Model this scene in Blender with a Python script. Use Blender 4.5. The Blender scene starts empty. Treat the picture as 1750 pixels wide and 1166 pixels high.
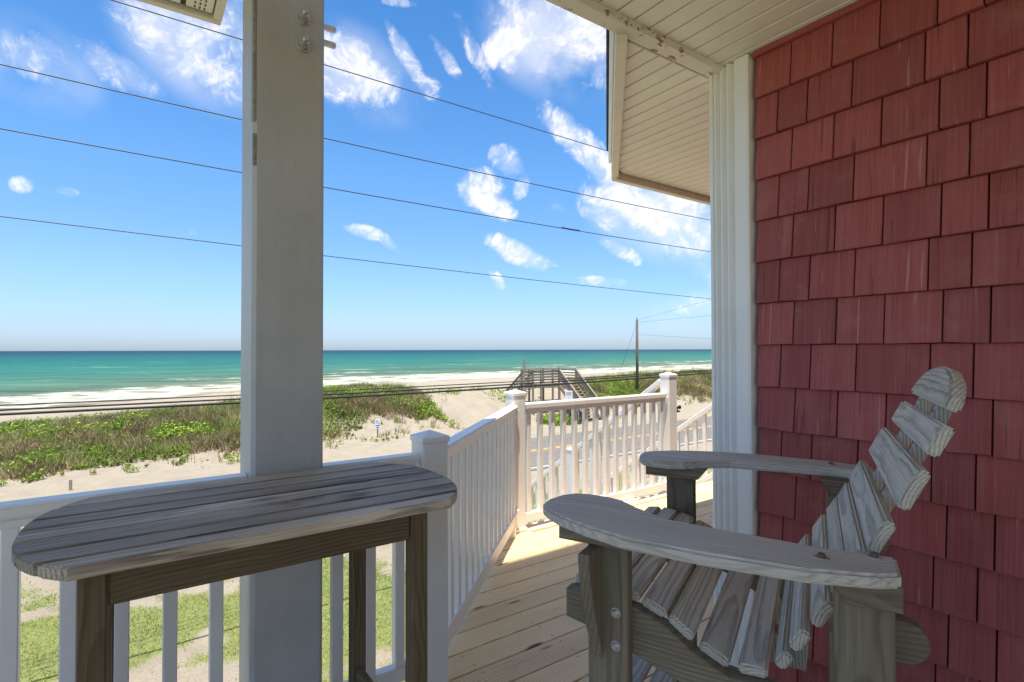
import bpy, bmesh, math, random
import numpy as np
from mathutils import Vector, Matrix
random.seed(7)
RNG = np.random.default_rng(11)
SC = bpy.context.scene
COL = SC.collection
R = math.radians

# ------------------------------------------------------------------ camera, sky, sun, exposure
EYE = 1.31                      # height of the camera above the deck boards
cam_d = bpy.data.cameras.new("camera")
cam = bpy.data.objects.new("camera", cam_d)
COL.objects.link(cam)
cam_d.sensor_width = 36.0
cam_d.lens = 36.0 * 918 / 1750
cam_d.clip_start = 0.05
cam_d.clip_end = 120000
HEAD, PITCH, ROLL = R(35), R(0.936), R(0.14)
FW = Vector((math.sin(HEAD) * math.cos(PITCH), math.cos(HEAD) * math.cos(PITCH), math.sin(PITCH)))
RT = Vector((math.cos(HEAD), -math.sin(HEAD), 0))
UP = RT.cross(FW)
RT2 = RT * math.cos(ROLL) - UP * math.sin(ROLL)
UP2 = UP * math.cos(ROLL) + RT * math.sin(ROLL)
cam.matrix_world = Matrix(((RT2.x, UP2.x, -FW.x, 0), (RT2.y, UP2.y, -FW.y, 0), (RT2.z, UP2.z, -FW.z, EYE), (0, 0, 0, 1)))
SC.camera = cam


def bearing(x, y):              # unit direction of a point of the sky, from its place in the view
    return (FW + RT2 * ((x - 875) / 918) + UP2 * ((583 - y) / 918)).normalized()


SUN = Vector((-0.12, -0.13, 1.0)).normalized()
sun_d = bpy.data.lights.new("sun", 'SUN')
sun_d.energy = 2.05
sun_d.angle = R(0.55)
sun_d.color = (1.0, 0.91, 0.79)
sun = bpy.data.objects.new("sun", sun_d)
sun.rotation_euler = (-SUN).to_track_quat('-Z', 'Y').to_euler()
sun.location = (0, 0, 30)
COL.objects.link(sun)

SKY_STRENGTH = 0.15
EXPOSURE = 2.1
SC.view_settings.view_transform = 'Standard'
SC.view_settings.look = 'None'
SC.view_settings.gamma = 1.0
SC.view_settings.use_curve_mapping = False
SC.view_settings.exposure = EXPOSURE
SC.cycles.use_denoising = True
SC.cycles.max_bounces = 10
SC.cycles.diffuse_bounces = 6
SC.cycles.sample_clamp_indirect = 8

world = bpy.data.worlds.new("World")
SC.world = world
world.use_nodes = True


class NT:
    """short-hand for building node trees"""
    def __init__(s, tree):
        s.t = tree
        s.n = tree.nodes
        s.l = tree.links

    def node(s, kind, **kw):
        n = s.n.new(kind)
        for k, v in kw.items():
            setattr(n, k, v)
        return n

    def put(s, sock, v):
        if v is None:
            return
        if isinstance(v, bpy.types.NodeSocket):
            s.l.new(v, sock)
        else:
            sock.default_value = v

    def math(s, op, a, b=None, c=None, clamp=False):
        n = s.node('ShaderNodeMath', operation=op, use_clamp=clamp)
        s.put(n.inputs[0], a)
        s.put(n.inputs[1], b)
        s.put(n.inputs[2], c)
        return n.outputs[0]

    def vmath(s, op, a, b=None, scale=None):
        n = s.node('ShaderNodeVectorMath', operation=op)
        s.put(n.inputs[0], a)
        s.put(n.inputs[1], b)
        if scale is not None:
            s.put(n.inputs['Scale'], scale)
        return n.outputs['Value'] if op in ('DOT_PRODUCT', 'LENGTH', 'DISTANCE') else n.outputs['Vector']

    def noise(s, vec, scale=1.0, detail=4.0, rough=0.55, dist=0.0, color=False):
        n = s.node('ShaderNodeTexNoise')
        s.put(n.inputs['Vector'], vec)
        n.inputs['Scale'].default_value = scale
        n.inputs['Detail'].default_value = detail
        n.inputs['Roughness'].default_value = rough
        n.inputs['Distortion'].default_value = dist
        return n.outputs['Color' if color else 'Fac']

    def smooth(s, v, lo, hi, a=0.0, b=1.0):
        n = s.node('ShaderNodeMapRange', interpolation_type='SMOOTHSTEP')
        s.put(n.inputs[0], v)
        for i, x in enumerate((lo, hi, a, b)):
            s.put(n.inputs[i + 1], x)
        return n.outputs[0]

    def ramp(s, v, stops):
        n = s.node('ShaderNodeValToRGB')
        e = n.color_ramp.elements
        while len(e) < len(stops):
            e.new(0.5)
        for el, (p, c) in zip(e, stops):
            el.position = p
            el.color = (*c, 1)
        s.put(n.inputs[0], v)
        return n.outputs[0]

    def mix(s, f, a, b, mode='MIX'):
        n = s.node('ShaderNodeMix', data_type='RGBA', blend_type=mode)
        s.put(n.inputs[0], f)
        for sock, v in ((n.inputs[6], a), (n.inputs[7], b)):
            if isinstance(v, tuple):
                v = (*v, 1) if len(v) == 3 else v
            s.put(sock, v)
        return n.outputs[2]

    def attr(s, name, out='Fac'):
        n = s.node('ShaderNodeAttribute', attribute_name=name)
        return n.outputs[out]


# sky: Nishita with sun disc off, and fair-weather clouds spread by direction
W = NT(world.node_tree)
bg = W.n['Background']
sky = W.node('ShaderNodeTexSky', sky_type='NISHITA', sun_disc=False)
sky.sun_elevation = math.asin(SUN.z)
sky.sun_rotation = math.atan2(SUN.x, SUN.y)
sky.altitude = 10
sky.air_density = 1.0
sky.dust_density = 0.6
sky.ozone_density = 2.2
dirv = W.node('ShaderNodeTexCoord').outputs['Generated']
sep = W.node('ShaderNodeSeparateXYZ')
W.l.new(dirv, sep.inputs[0])
up_z = sep.outputs[2]
CLOUDS = [  # place in the view, half axes, tilt (degrees, clockwise), weight
    (45, 95, 75, 32, 20, .62), (85, 85, 45, 18, 40, .5), (208, 122, 75, 26, 28, .75), (255, 150, 22, 16, 50, .4), (330, 70, 110, 70, 15, .6),
    (395, 40, 50, 80, 0, .6), (395, 130, 40, 55, 0, .55), (590, 120, 62, 48, 25, .95), (655, 150, 30, 40, 60, .5), (700, 105, 70, 14, 56, .72), (735, 150, 22, 18, 60, .5),
    (765, 105, 42, 11, 52, .55), (812, 92, 62, 13, 58, .58), (852, 80, 36, 24, -40, .85), (868, 108, 20, 16, 20, .8), (950, 60, 100, 75, 20, .62),
    (1015, 68, 45, 40, 0, .75), (1030, 130, 25, 24, 0, .6), (1000, 255, 88, 24, 41, 1.0), (960, 210, 28, 22, 30, .8), (1050, 310, 50, 26, 30, .7),
    (868, 278, 32, 22, 30, .72), (892, 318, 12, 22, 20, .55), (822, 322, 34, 32, 0, .95), (845, 352, 38, 18, 25, .9), (1120, 355, 115, 42, 16, 1.0),
    (1195, 400, 60, 40, 0, .7), (1030, 365, 45, 26, 30, .7), (1058, 428, 40, 13, 32, .7), (628, 398, 34, 11, 14, .7), (662, 414, 28, 10, 40, .62),
    (885, 432, 55, 18, 26, .95), (910, 448, 40, 12, 10, .7), (1032, 482, 52, 9, 4, .55), (850, 478, 18, 9, 55, .5), (37, 317, 20, 14, 20, .72),
    (118, 330, 20, 10, 20, .35), (1208, 468, 28, 16, 45, .5), (1210, 520, 70, 18, 0, .4), (680, 3, 26, 10, 0, .6), (333, 400, 12, 7, 0, .35), (955, 355, 16, 8, 20, .4),
    (1180, 255, 30, 90, 0, .5)]
mask = None
for cx, cy, a, b, tl, wgt in CLOUDS:
    c = bearing(cx, cy)
    ca, sa = math.cos(R(tl)), math.sin(R(tl))
    e1 = (bearing(cx + ca * a, cy + sa * a) - c)
    e2 = (bearing(cx - sa * b, cy + ca * b) - c)
    l1, l2 = e1.length, e2.length
    d = W.vmath('SUBTRACT', dirv, tuple(c))
    x = W.vmath('DOT_PRODUCT', d, tuple(e1 / (l1 * l1)))
    y = W.vmath('DOT_PRODUCT', d, tuple(e2 / (l2 * l2)))
    r2 = W.math('ADD', W.math('MULTIPLY', x, x), W.math('MULTIPLY', y, y))
    r2 = W.math('ADD', r2, W.math('GREATER_THAN', W.vmath('DOT_PRODUCT', d, d), 0.5))
    g = W.smooth(r2, 0.0, 2.2, wgt, 0.0)
    mask = g if mask is None else W.math('MAXIMUM', mask, g)
VEILS = [(960, 70, 130, 95, 15, .62), (350, 80, 130, 95, 10, .55), (1160, 380, 150, 70, 15, .5), (60, 110, 120, 70, 20, .35), (1210, 540, 120, 40, 0, .35), (620, 130, 110, 70, 20, .4)]
veil = None
for cx, cy, a, b, tl, wgt in VEILS:
    c = bearing(cx, cy)
    ca, sa = math.cos(R(tl)), math.sin(R(tl))
    e1 = bearing(cx + ca * a, cy + sa * a) - c
    e2 = bearing(cx - sa * b, cy + ca * b) - c
    d = W.vmath('SUBTRACT', dirv, tuple(c))
    x = W.vmath('DOT_PRODUCT', d, tuple(e1 / e1.length_squared))
    y = W.vmath('DOT_PRODUCT', d, tuple(e2 / e2.length_squared))
    r2 = W.math('ADD', W.math('MULTIPLY', x, x), W.math('MULTIPLY', y, y))
    r2 = W.math('ADD', r2, W.math('GREATER_THAN', W.vmath('DOT_PRODUCT', d, d), 0.5))
    g = W.smooth(r2, 0.0, 1.6, wgt, 0.0)
    veil = g if veil is None else W.math('MAXIMUM', veil, g)
veil = W.math('MULTIPLY', veil, W.smooth(W.noise(dirv, 7.0, 5, .55), .30, .66))
warp = W.vmath('ADD', dirv, W.vmath('SCALE', W.vmath('SUBTRACT', W.noise(dirv, 9, 3, color=True), (.5, .5, .5)), None, 0.10))
n_big = W.noise(warp, 19.0, 10, 0.64)
n_fine = W.noise(warp, 75.0, 6, 0.62)
# the same kind of cloud elsewhere in the sky (outside the view), thickened to brighten the porch shade
view_c = bearing(700, 250)
outside = W.smooth(W.vmath('DOT_PRODUCT', dirv, tuple(view_c)), 0.60, 0.78, 1.0, 0.0)
gen = W.smooth(W.noise(dirv, 3.2, 4, 0.55), 0.42, 0.62, 0.0, 0.95)
mask = W.math('MAXIMUM', mask, W.math('MULTIPLY', gen, outside))
dens = W.math('ADD', mask, W.math('MULTIPLY', W.math('SUBTRACT', n_big, 0.5), 3.0))
dens = W.math('ADD', dens, W.math('MULTIPLY', W.math('SUBTRACT', n_fine, 0.5), 0.9))
cover = W.smooth(dens, 0.22, 1.30)
thin = W.smooth(W.math('ADD', mask, W.math('MULTIPLY', W.math('SUBTRACT', n_big, 0.5), 1.5)), 0.22, 1.0, 0.0, 0.5)
cover = W.math('MAXIMUM', cover, thin)
cover = W.math('MULTIPLY', cover, W.smooth(mask, 0.02, 0.30))
cover = W.math('ADD', cover, W.math('MULTIPLY', veil, W.math('SUBTRACT', 1.0, cover)))
cover = W.math('MULTIPLY', cover, W.smooth(up_z, 0.0, 0.06))
cloud_col = W.ramp(W.smooth(dens, 0.35, 1.7), [(0.0, (.97, .97, 1.0)), (0.5, (1.03, 1.0, .97)), (1.0, (.80, .82, .87))])
cloud_col = W.vmath('SCALE', cloud_col, None, 1.8)
sky_col = W.mix(1.0, sky.outputs[0], W.ramp(up_z, [(0.0, (.178, .228, .335)), (.04, (.184, .226, .33)), (.12, (.193, .248, .328)), (.30, (.172, .272, .355)), (.55, (.115, .245, .34)), (1.0, (.145, .265, .35))]), 'MULTIPLY')
col = W.mix(W.math('MULTIPLY', cover, 0.93), sky_col, cloud_col)
W.l.new(col, bg.inputs[0])
bg.inputs[1].default_value = SKY_STRENGTH

# ------------------------------------------------------------------ materials


def new_mat(name):
    m = bpy.data.materials.new(name)
    m.use_nodes = True
    t = NT(m.node_tree)
    b = t.n['Principled BSDF']
    return m, t, b


def set_bump(t, b, h, strength, dist):
    n = t.node('ShaderNodeBump')
    n.inputs['Strength'].default_value = strength
    n.inputs['Distance'].default_value = dist
    t.l.new(h, n.inputs['Height'])
    t.l.new(n.outputs[0], b.inputs['Normal'])


def plain(name, col, rough=0.5, metal=0.0, var=0.08, scale=6.0, spec=0.5, bump=0.0):
    m, t, b = new_mat(name)
    co = t.node('ShaderNodeTexCoord').outputs['Object']
    n = t.noise(co, scale, 5, 0.6)
    k = t.smooth(n, 0.25, 0.75, 1 - var, 1 + var)
    t.l.new(t.vmath('SCALE', tuple(col), None, k), b.inputs['Base Color'])
    b.inputs['Roughness'].default_value = rough
    b.inputs['Metallic'].default_value = metal
    b.inputs['Specular IOR Level'].default_value = spec
    if bump:
        set_bump(t, b, t.noise(co, scale * 12, 4), bump, 0.004)
    return m


def wood(name, stops, freq=150.0, ringw=0.55, rough=0.75, bump=0.35, knots=0.0, stain=None, spec=0.25, tone=0.14, fine_w=0.45, broad_w=0.4, wob=0.03, deep=0.03):
    """boards sawn from a log: growth rings about an axis that lies outside each board"""
    m, t, b = new_mat(name)
    g0 = t.attr('gr', 'Vector')
    rnd = t.node('ShaderNodeObjectInfo').outputs['Random']
    g = t.vmath('ADD', g0, t.vmath('SCALE', (37.0, 11.3, 5.7), None, rnd))
    sp = t.node('ShaderNodeSeparateXYZ')
    t.l.new(g0, sp.inputs[0])
    w = t.noise(t.vmath('MULTIPLY', g, (1.7, 5.0, 5.0)), 1.0, 2.0, 0.4, color=True)
    w2 = t.noise(t.vmath('MULTIPLY', g, (9.0, 24.0, 24.0)), 1.0, 2.0, 0.5)
    ws = t.node('ShaderNodeSeparateXYZ')
    t.l.new(w, ws.inputs[0])
    fr = lambda k: t.math('FRACT', t.math('MULTIPLY', rnd, k))
    y = t.math('ADD', sp.outputs[1], t.math('ADD', t.math('MULTIPLY', t.math('SUBTRACT', ws.outputs[0], .5), wob * 2), t.math('MULTIPLY', t.math('SUBTRACT', fr(17.3), .5), .09)))
    z = t.math('ADD', sp.outputs[2], t.math('ADD', t.math('MULTIPLY', t.math('SUBTRACT', ws.outputs[1], .5), wob * 2), t.math('ADD', t.math('MULTIPLY', fr(7.9), .06), deep)))
    r = t.math('SQRT', t.math('ADD', t.math('MULTIPLY', y, y), t.math('MULTIPLY', z, z)))
    r = t.math('ADD', r, t.math('MULTIPLY', t.math('SUBTRACT', w2, .5), .006))
    f = t.math('FRACT', t.math('MULTIPLY', r, freq))
    late = t.math('MULTIPLY', t.smooth(f, .35, .80), t.smooth(f, .99, .86))
    fine = t.noise(t.vmath('MULTIPLY', g, (5.0, 210.0, 210.0)), 1.0, 4, 0.65)
    broad = t.noise(t.vmath('MULTIPLY', g, (2.0, 9.0, 9.0)), 1.0, 4, 0.55)
    crack = t.noise(t.vmath('MULTIPLY', g, (2.4, 90.0, 90.0)), 1.0, 2, 0.5)
    v = t.math('SUBTRACT', .70, t.math('MULTIPLY', late, ringw * .62))
    v = t.math('ADD', v, t.math('MULTIPLY', t.math('SUBTRACT', fine, .5), fine_w))
    v = t.math('ADD', v, t.math('MULTIPLY', t.math('SUBTRACT', broad, .5), broad_w))
    v = t.math('SUBTRACT', v, t.smooth(crack, .30, .22, 0, .35))
    if knots:
        vo = t.node('ShaderNodeTexVoronoi')
        t.put(vo.inputs['Vector'], t.vmath('MULTIPLY', g, (1.9, 8.5, 0.001)))
        vo.inputs['Scale'].default_value = 1.0
        vo.inputs['Randomness'].default_value = 1.0
        kn = t.math('MULTIPLY', t.smooth(vo.outputs['Distance'], 0.035, 0.13, 1.0, 0.0), knots)
        v = t.math('SUBTRACT', v, kn)
    c = t.ramp(v, stops)
    k = t.math('ADD', t.math('MULTIPLY', rnd, 2 * tone), 1 - tone)
    c = t.vmath('SCALE', c, None, k)
    if stain:
        sn = t.noise(t.vmath('MULTIPLY', g, (3.0, 9.0, 9.0)), 1.0, 5, 0.6)
        c = t.mix(t.smooth(sn, stain[0], stain[0] + 0.16, 0, .8), c, stain[1])
    t.l.new(c, b.inputs['Base Color'])
    b.inputs['Roughness'].default_value = rough
    b.inputs['Specular IOR Level'].default_value = spec
    set_bump(t, b, t.math('SUBTRACT', t.math('ADD', t.math('MULTIPLY', late, .5), t.math('MULTIPLY', fine, .8)), t.smooth(crack, .32, .22, 0, 1)), bump, 0.002)
    return m


M = {}
M['vinyl'] = plain('white_vinyl', (.84, .82, .785), 0.34, var=0.03)
def painted_column():
    m, t, b = new_mat('painted_column')
    co = t.node('ShaderNodeTexCoord').outputs['Object']
    st = t.noise(t.vmath('MULTIPLY', co, (26, 26, 1.1)), 1.0, 5, .6)
    bl = t.noise(co, 3.2, 6, .62)
    sp = t.noise(co, 34, 4, .6)
    v = t.math('ADD', t.math('MULTIPLY', st, .25), t.math('MULTIPLY', bl, .75))
    c = t.ramp(v, [(.28, (.41, .405, .38)), (.48, (.485, .48, .455)), (.68, (.54, .535, .51))])
    c = t.mix(t.smooth(sp, .70, .76, 0, .6), c, (.28, .25, .21))
    t.l.new(c, b.inputs['Base Color'])
    b.inputs['Roughness'].default_value = .5
    h = t.math('ADD', t.math('MULTIPLY', st, .8), t.math('ADD', t.math('MULTIPLY', t.smooth(sp, .64, .70), .8), bl))
    set_bump(t, b, h, .35, .006)
    return m


M['column'] = painted_column()
M['flake'] = plain('bare_grey_wood', (.30, .30, .27), 0.8, var=0.25, scale=40)
M['soffit'] = plain('cream_soffit', (.83, .78, .70), 0.5, var=0.03)
M['groove'] = plain('groove_shadow_backing', (.09, .075, .06), 0.8)
M['fascia'] = plain('cream_fascia', (.74, .67, .57), 0.5, var=0.05, scale=8)
M['trim'] = plain('white_corner_trim', (.88, .88, .865), 0.42, var=0.03)
M['asphalt_shingle'] = plain('dark_roofing', (.035, .035, .04), 0.9, var=0.3, scale=30, bump=0.5)
M['galv'] = plain('galvanised_steel', (.55, .57, .56), 0.38, 0.85, var=0.15, scale=60)
M['rust'] = plain('rusty_steel', (.20, .13, .09), 0.6, 0.5, var=0.35, scale=90)
M['black'] = plain('black_hardware', (.015, .015, .016), 0.45)
M['cable'] = plain('black_cable', (.012, .012, .013), 0.6)
M['conductor'] = plain('grey_conductor', (.05, .05, .052), 0.5, 0.3)
M['sign'] = plain('sign_white', (.78, .80, .84), 0.4)
M['ink_blue'] = plain('sign_blue_print', (.10, .22, .50), 0.5)
M['ink_red'] = plain('sign_red_print', (.55, .06, .06), 0.5)
M['ink_grey'] = plain('sign_grey_print', (.32, .33, .36), 0.5)
M['tan_blind'] = plain('house_core', (.30, .10, .09), 0.8)

M['grey_wood'] = wood('weathered_grey_wood', [(0.0, (.07, .062, .052)), (0.35, (.25, .23, .20)), (0.7, (.43, .40, .355)), (1.0, (.60, .57, .51))], stain=(.58, (.38, .33, .25)))
M['grey_slat'] = wood('weathered_pale_slat', [(0.0, (.09, .08, .066)), (0.35, (.30, .258, .205)), (0.7, (.575, .515, .425)), (1.0, (.77, .70, .59))], freq=170, ringw=.36, bump=.5, stain=(.56, (.60, .50, .37)), fine_w=.62, broad_w=.30, wob=.012, tone=.10)
M['arm_wood'] = wood('weathered_arm_board', [(0.0, (.13, .115, .10)), (0.35, (.36, .32, .27)), (0.7, (.60, .545, .47)), (1.0, (.78, .72, .63))], freq=110, ringw=.30, bump=.5, spec=.2, rough=.65, fine_w=.7, stain=(.60, (.40, .365, .31)))
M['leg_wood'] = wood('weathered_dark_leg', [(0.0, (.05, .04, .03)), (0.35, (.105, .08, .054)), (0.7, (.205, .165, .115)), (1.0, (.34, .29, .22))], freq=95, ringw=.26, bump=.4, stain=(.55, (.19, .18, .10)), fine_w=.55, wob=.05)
M['table_wood'] = wood('weathered_table_slat', [(0.0, (.05, .041, .034)), (0.35, (.19, .15, .113)), (0.7, (.43, .355, .272)), (1.0, (.64, .55, .44))], freq=110, ringw=.42, bump=.5, spec=.22, rough=.62, stain=(.54, (.085, .066, .052)), fine_w=.9, broad_w=.7, tone=.26, wob=.02)
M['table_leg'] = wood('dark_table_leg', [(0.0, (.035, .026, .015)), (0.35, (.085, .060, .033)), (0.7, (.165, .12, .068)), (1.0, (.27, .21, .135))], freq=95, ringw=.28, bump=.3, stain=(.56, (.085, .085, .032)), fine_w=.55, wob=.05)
M['pine'] = wood('new_pine_decking', [(0.0, (.16, .09, .045)), (0.35, (.60, .41, .22)), (0.7, (.83, .63, .365)), (1.0, (.88, .72, .48))], freq=105, ringw=.55, bump=.18, knots=.75, tone=.12, rough=.6, fine_w=.30, broad_w=.42, wob=.05, deep=.012)
M['brown_wood'] = wood('sun_bleached_walkway_wood', [(0.0, (.06, .048, .038)), (0.35, (.17, .14, .11)), (0.7, (.30, .255, .205)), (1.0, (.44, .39, .33))], ringw=.4, bump=.3)
M['pole_wood'] = wood('utility_pole_wood', [(0.0, (.03, .026, .022)), (0.5, (.09, .075, .06)), (1.0, (.16, .14, .12))], ringw=.4, bump=.3)


def red_shingle():
    m, t, b = new_mat('red_cedar_shingle')
    g = t.attr('gr', 'Vector')
    rnd = t.node('ShaderNodeObjectInfo').outputs['Random']
    g = t.vmath('ADD', g, t.vmath('SCALE', (17.0, 31.3, 5.7), None, rnd))
    lines = t.noise(t.vmath('MULTIPLY', g, (2.2, 20.0, 150.0)), 1.0, 3, 0.5)
    broad = t.noise(t.vmath('MULTIPLY', g, (1.5, 6.0, 16.0)), 1.0, 3, 0.5)
    sc = t.noise(t.vmath('MULTIPLY', g, (3.0, 10.0, 70.0)), 1.0, 1, 0.5)
    v = t.math('ADD', t.math('MULTIPLY', lines, .6), t.math('MULTIPLY', broad, .4))
    c = t.ramp(v, [(0.25, (.255, .055, .050)), (0.5, (.335, .084, .077)), (0.75, (.395, .122, .113))])
    c = t.vmath('SCALE', c, None, t.math('ADD', t.math('MULTIPLY', rnd, .30), .85))
    c = t.mix(t.smooth(sc, .70, .76, 0, .5), c, (.52, .30, .28))
    c = t.mix(t.smooth(sc, .30, .25, 0, .6), c, (.12, .03, .027))
    fade = t.noise(t.vmath('MULTIPLY', g, (9.0, 9.0, 9.0)), 1.0, 5, .6)
    c = t.mix(t.smooth(fade, .52, .72, 0, .30), c, (.42, .18, .16))
    vo = t.node('ShaderNodeTexVoronoi')
    t.put(vo.inputs['Vector'], t.vmath('MULTIPLY', g, (9.0, 9.0, 9.0)))
    c = t.mix(t.smooth(vo.outputs['Distance'], .045, .02, 0, .7), c, (.62, .50, .46))
    t.l.new(c, b.inputs['Base Color'])
    b.inputs['Roughness'].default_value = 0.55
    b.inputs['Specular IOR Level'].default_value = 0.3
    set_bump(t, b, t.math('ADD', lines, t.math('MULTIPLY', sc, .8)), 0.5, 0.003)
    return m


M['shingle'] = red_shingle()


def peeling():
    m, t, b = new_mat('peeling_white_paint')
    co = t.node('ShaderNodeTexCoord').outputs['Object']
    n = t.noise(t.vmath('MULTIPLY', co, (1.0, 1.6, 1.6)), 22, 6, .62, .4)
    n2 = t.noise(co, 4, 3)
    v = t.math('ADD', n, t.math('MULTIPLY', t.math('SUBTRACT', n2, .5), .45))
    c = t.ramp(v, [(0.0, (.76, .71, .63)), (.60, (.76, .71, .63)), (.63, (.40, .29, .17)), (.70, (.22, .16, .10))])
    t.l.new(c, b.inputs['Base Color'])
    b.inputs['Roughness'].default_value = .6
    set_bump(t, b, v, .3, .004)
    return m


M['peel'] = peeling()


def ground_mat():
    m, t, b = new_mat('sand_and_lawn')
    co = t.node('ShaderNodeTexCoord').outputs['Object']
    gr = t.attr('grass')
    rub = t.attr('rough')
    n1 = t.noise(co, 1.1, 6, .6)
    n2 = t.noise(co, 14, 5, .65)
    n3 = t.noise(t.vmath('MULTIPLY', co, (.25, 2.2, 1)), 1.0, 5, .6)
    sand = t.ramp(t.math('ADD', t.math('MULTIPLY', n1, .45), t.math('MULTIPLY', n2, .55)), [(.25, (.225, .195, .145)), (.5, (.335, .298, .235)), (.75, (.40, .36, .29))])
    sand = t.mix(t.smooth(n3, .5, .72, 0, .5), sand, (.29, .245, .185))
    lit = t.math('MULTIPLY', rub, t.smooth(n2, .52, .64))
    sand = t.mix(t.math('MULTIPLY', lit, .75), sand, (.27, .205, .14))
    turf = t.ramp(n2, [(.3, (.075, .11, .02)), (.5, (.16, .22, .035)), (.7, (.27, .29, .08))])
    c = t.mix(t.math('MULTIPLY', t.smooth(t.math('ADD', gr, t.math('MULTIPLY', t.math('SUBTRACT', n2, .5), 1.5)), .25, .95), .75), sand, turf)
    t.l.new(c, b.inputs['Base Color'])
    b.inputs['Roughness'].default_value = .95
    b.inputs['Specular IOR Level'].default_value = .1
    set_bump(t, b, t.math('ADD', t.math('MULTIPLY', n2, .8), n1), .9, .11)
    return m


M['ground'] = ground_mat()


def road_mat():
    m, t, b = new_mat('faded_asphalt')
    co = t.node('ShaderNodeTexCoord').outputs['Object']
    n = t.noise(co, 45, 4, .7)
    n2 = t.noise(t.vmath('MULTIPLY', co, (.3, 1.6, 1)), 1.0, 5, .6)
    v = t.math('ADD', t.math('MULTIPLY', n, .5), t.math('MULTIPLY', n2, .5))
    c = t.ramp(v, [(.3, (.115, .108, .10)), (.6, (.165, .156, .145)), (.8, (.21, .195, .175))])
    t.l.new(c, b.inputs['Base Color'])
    b.inputs['Roughness'].default_value = .9
    return m


M['road'] = road_mat()
M['yellow'] = plain('yellow_road_paint', (.62, .40, .08), .7, var=.25, scale=3)
M['white_line'] = plain('white_road_paint', (.62, .62, .60), .7, var=.25, scale=3)


def sea_mat():
    m, t, b = new_mat('sea_water')
    co = t.node('ShaderNodeTexCoord').outputs['Object']
    sd = t.attr('offshore')
    lg = t.math('LOGARITHM', t.math('MAXIMUM', sd, 1.0), 10.0)
    w1 = t.noise(t.vmath('MULTIPLY', co, (.010, .035, 1)), 1.0, 5, .6)
    w2 = t.noise(t.vmath('MULTIPLY', co, (.05, .22, 1)), 1.0, 5, .6)
    lg2 = t.math('ADD', lg, t.math('MULTIPLY', t.math('SUBTRACT', w1, .5), .55))
    c = t.ramp(t.math('DIVIDE', lg2, 4.6), [(0.0, (.25, .21, .14)), (.25, (.16, .16, .10)), (.34, (.085, .13, .08)), (.42, (.042, .140, .092)), (.50, (.014, .122, .090)), (.60, (.004, .080, .075)), (.70, (.002, .033, .054)), (1.0, (.002, .018, .045))])
    c = t.mix(t.smooth(w2, .50, .66, 0, .55), c, t.mix(1.0, c, (.55, .60, .66), 'MULTIPLY'))
    w4 = t.noise(t.vmath('MULTIPLY', co, (.018, .30, 1)), 1.0, 5, .65)
    c = t.vmath('SCALE', c, None, t.smooth(w4, .25, .75, .55, 1.45))
    # broken water of the surf and scattered whitecaps
    f1 = t.noise(t.vmath('MULTIPLY', co, (.16, .42, 1)), 1.0, 7, .68, .6)
    band = t.smooth(t.math('ADD', sd, t.math('MULTIPLY', t.math('SUBTRACT', w1, .5), 26)), 16, 32, 1, 0)
    band = t.math('MULTIPLY', band, t.smooth(sd, -3.5, 0.5))
    foam = t.smooth(t.math('ADD', t.math('MULTIPLY', band, .42), t.math('MULTIPLY', t.math('SUBTRACT', f1, .5), 1.5)), .20, .50)
    cap = t.noise(t.vmath('MULTIPLY', co, (.028, .16, 1)), 1.0, 6, .66)
    capm = t.smooth(cap, .655, .70)
    capm = t.math('MULTIPLY', capm, t.smooth(sd, 700, 250, 0, .8))
    br = t.noise(t.vmath('MULTIPLY', co, (.012, .075, 1)), 1.0, 4, .55)
    brk = t.math('MULTIPLY', t.smooth(br, .575, .62), t.smooth(f1, .46, .60))
    brk = t.math('MULTIPLY', brk, t.smooth(sd, 130, 60, 0, .9))
    foam = t.math('MAXIMUM', t.math('MAXIMUM', foam, capm), brk)
    c = t.mix(foam, c, (.50, .50, .485))
    c = t.vmath('MULTIPLY', c, (.95, .98, .86))
    t.l.new(c, b.inputs['Base Color'])
    t.put(b.inputs['Roughness'], t.math('ADD', t.math('MULTIPLY', foam, .4), .42))
    b.inputs['Specular IOR Level'].default_value = .12
    w3 = t.noise(t.vmath('MULTIPLY', co, (.22, .8, 1)), 1.0, 5, .6)
    set_bump(t, b, t.math('ADD', t.math('ADD', w2, t.math('MULTIPLY', w3, .35)), t.math('MULTIPLY', foam, .25)), .7, 1.4)
    return m


M['sea'] = sea_mat()


def leaf_mat(name, stops, rough=.55, trans=.25):
    m, t, b = new_mat(name)
    c = t.ramp(t.attr('tint'), stops)
    t.l.new(c, b.inputs['Base Color'])
    b.inputs['Roughness'].default_value = rough
    b.inputs['Specular IOR Level'].default_value = .25
    tr = t.node('ShaderNodeBsdfTranslucent')
    t.l.new(c, tr.inputs[0])
    mx = t.node('ShaderNodeMixShader')
    mx.inputs[0].default_value = trans
    out = t.n['Material Output']
    t.l.new(b.outputs[0], mx.inputs[1])
    t.l.new(tr.outputs[0], mx.inputs[2])
    t.l.new(mx.outputs[0], out.inputs[0])
    return m


M['leaf'] = leaf_mat('dune_shrub_leaf', [(0, (.06, .10, .015)), (.35, (.17, .27, .03)), (.7, (.30, .42, .05)), (1, (.42, .50, .10))], trans=.3)
M['dry'] = leaf_mat('dry_dune_stem', [(0, (.16, .105, .07)), (.4, (.34, .235, .155)), (.7, (.46, .35, .235)), (1, (.60, .50, .34))], .8, .15)
M['blade'] = leaf_mat('dune_grass_blade', [(0, (.10, .13, .03)), (.5, (.24, .29, .07)), (1, (.44, .42, .18))], .6, .25)
M['turf'] = leaf_mat('lawn_blade', [(0, (.09, .14, .018)), (.5, (.22, .31, .035)), (1, (.42, .43, .13))], .6, .3)

# ------------------------------------------------------------------ object helpers


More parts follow.
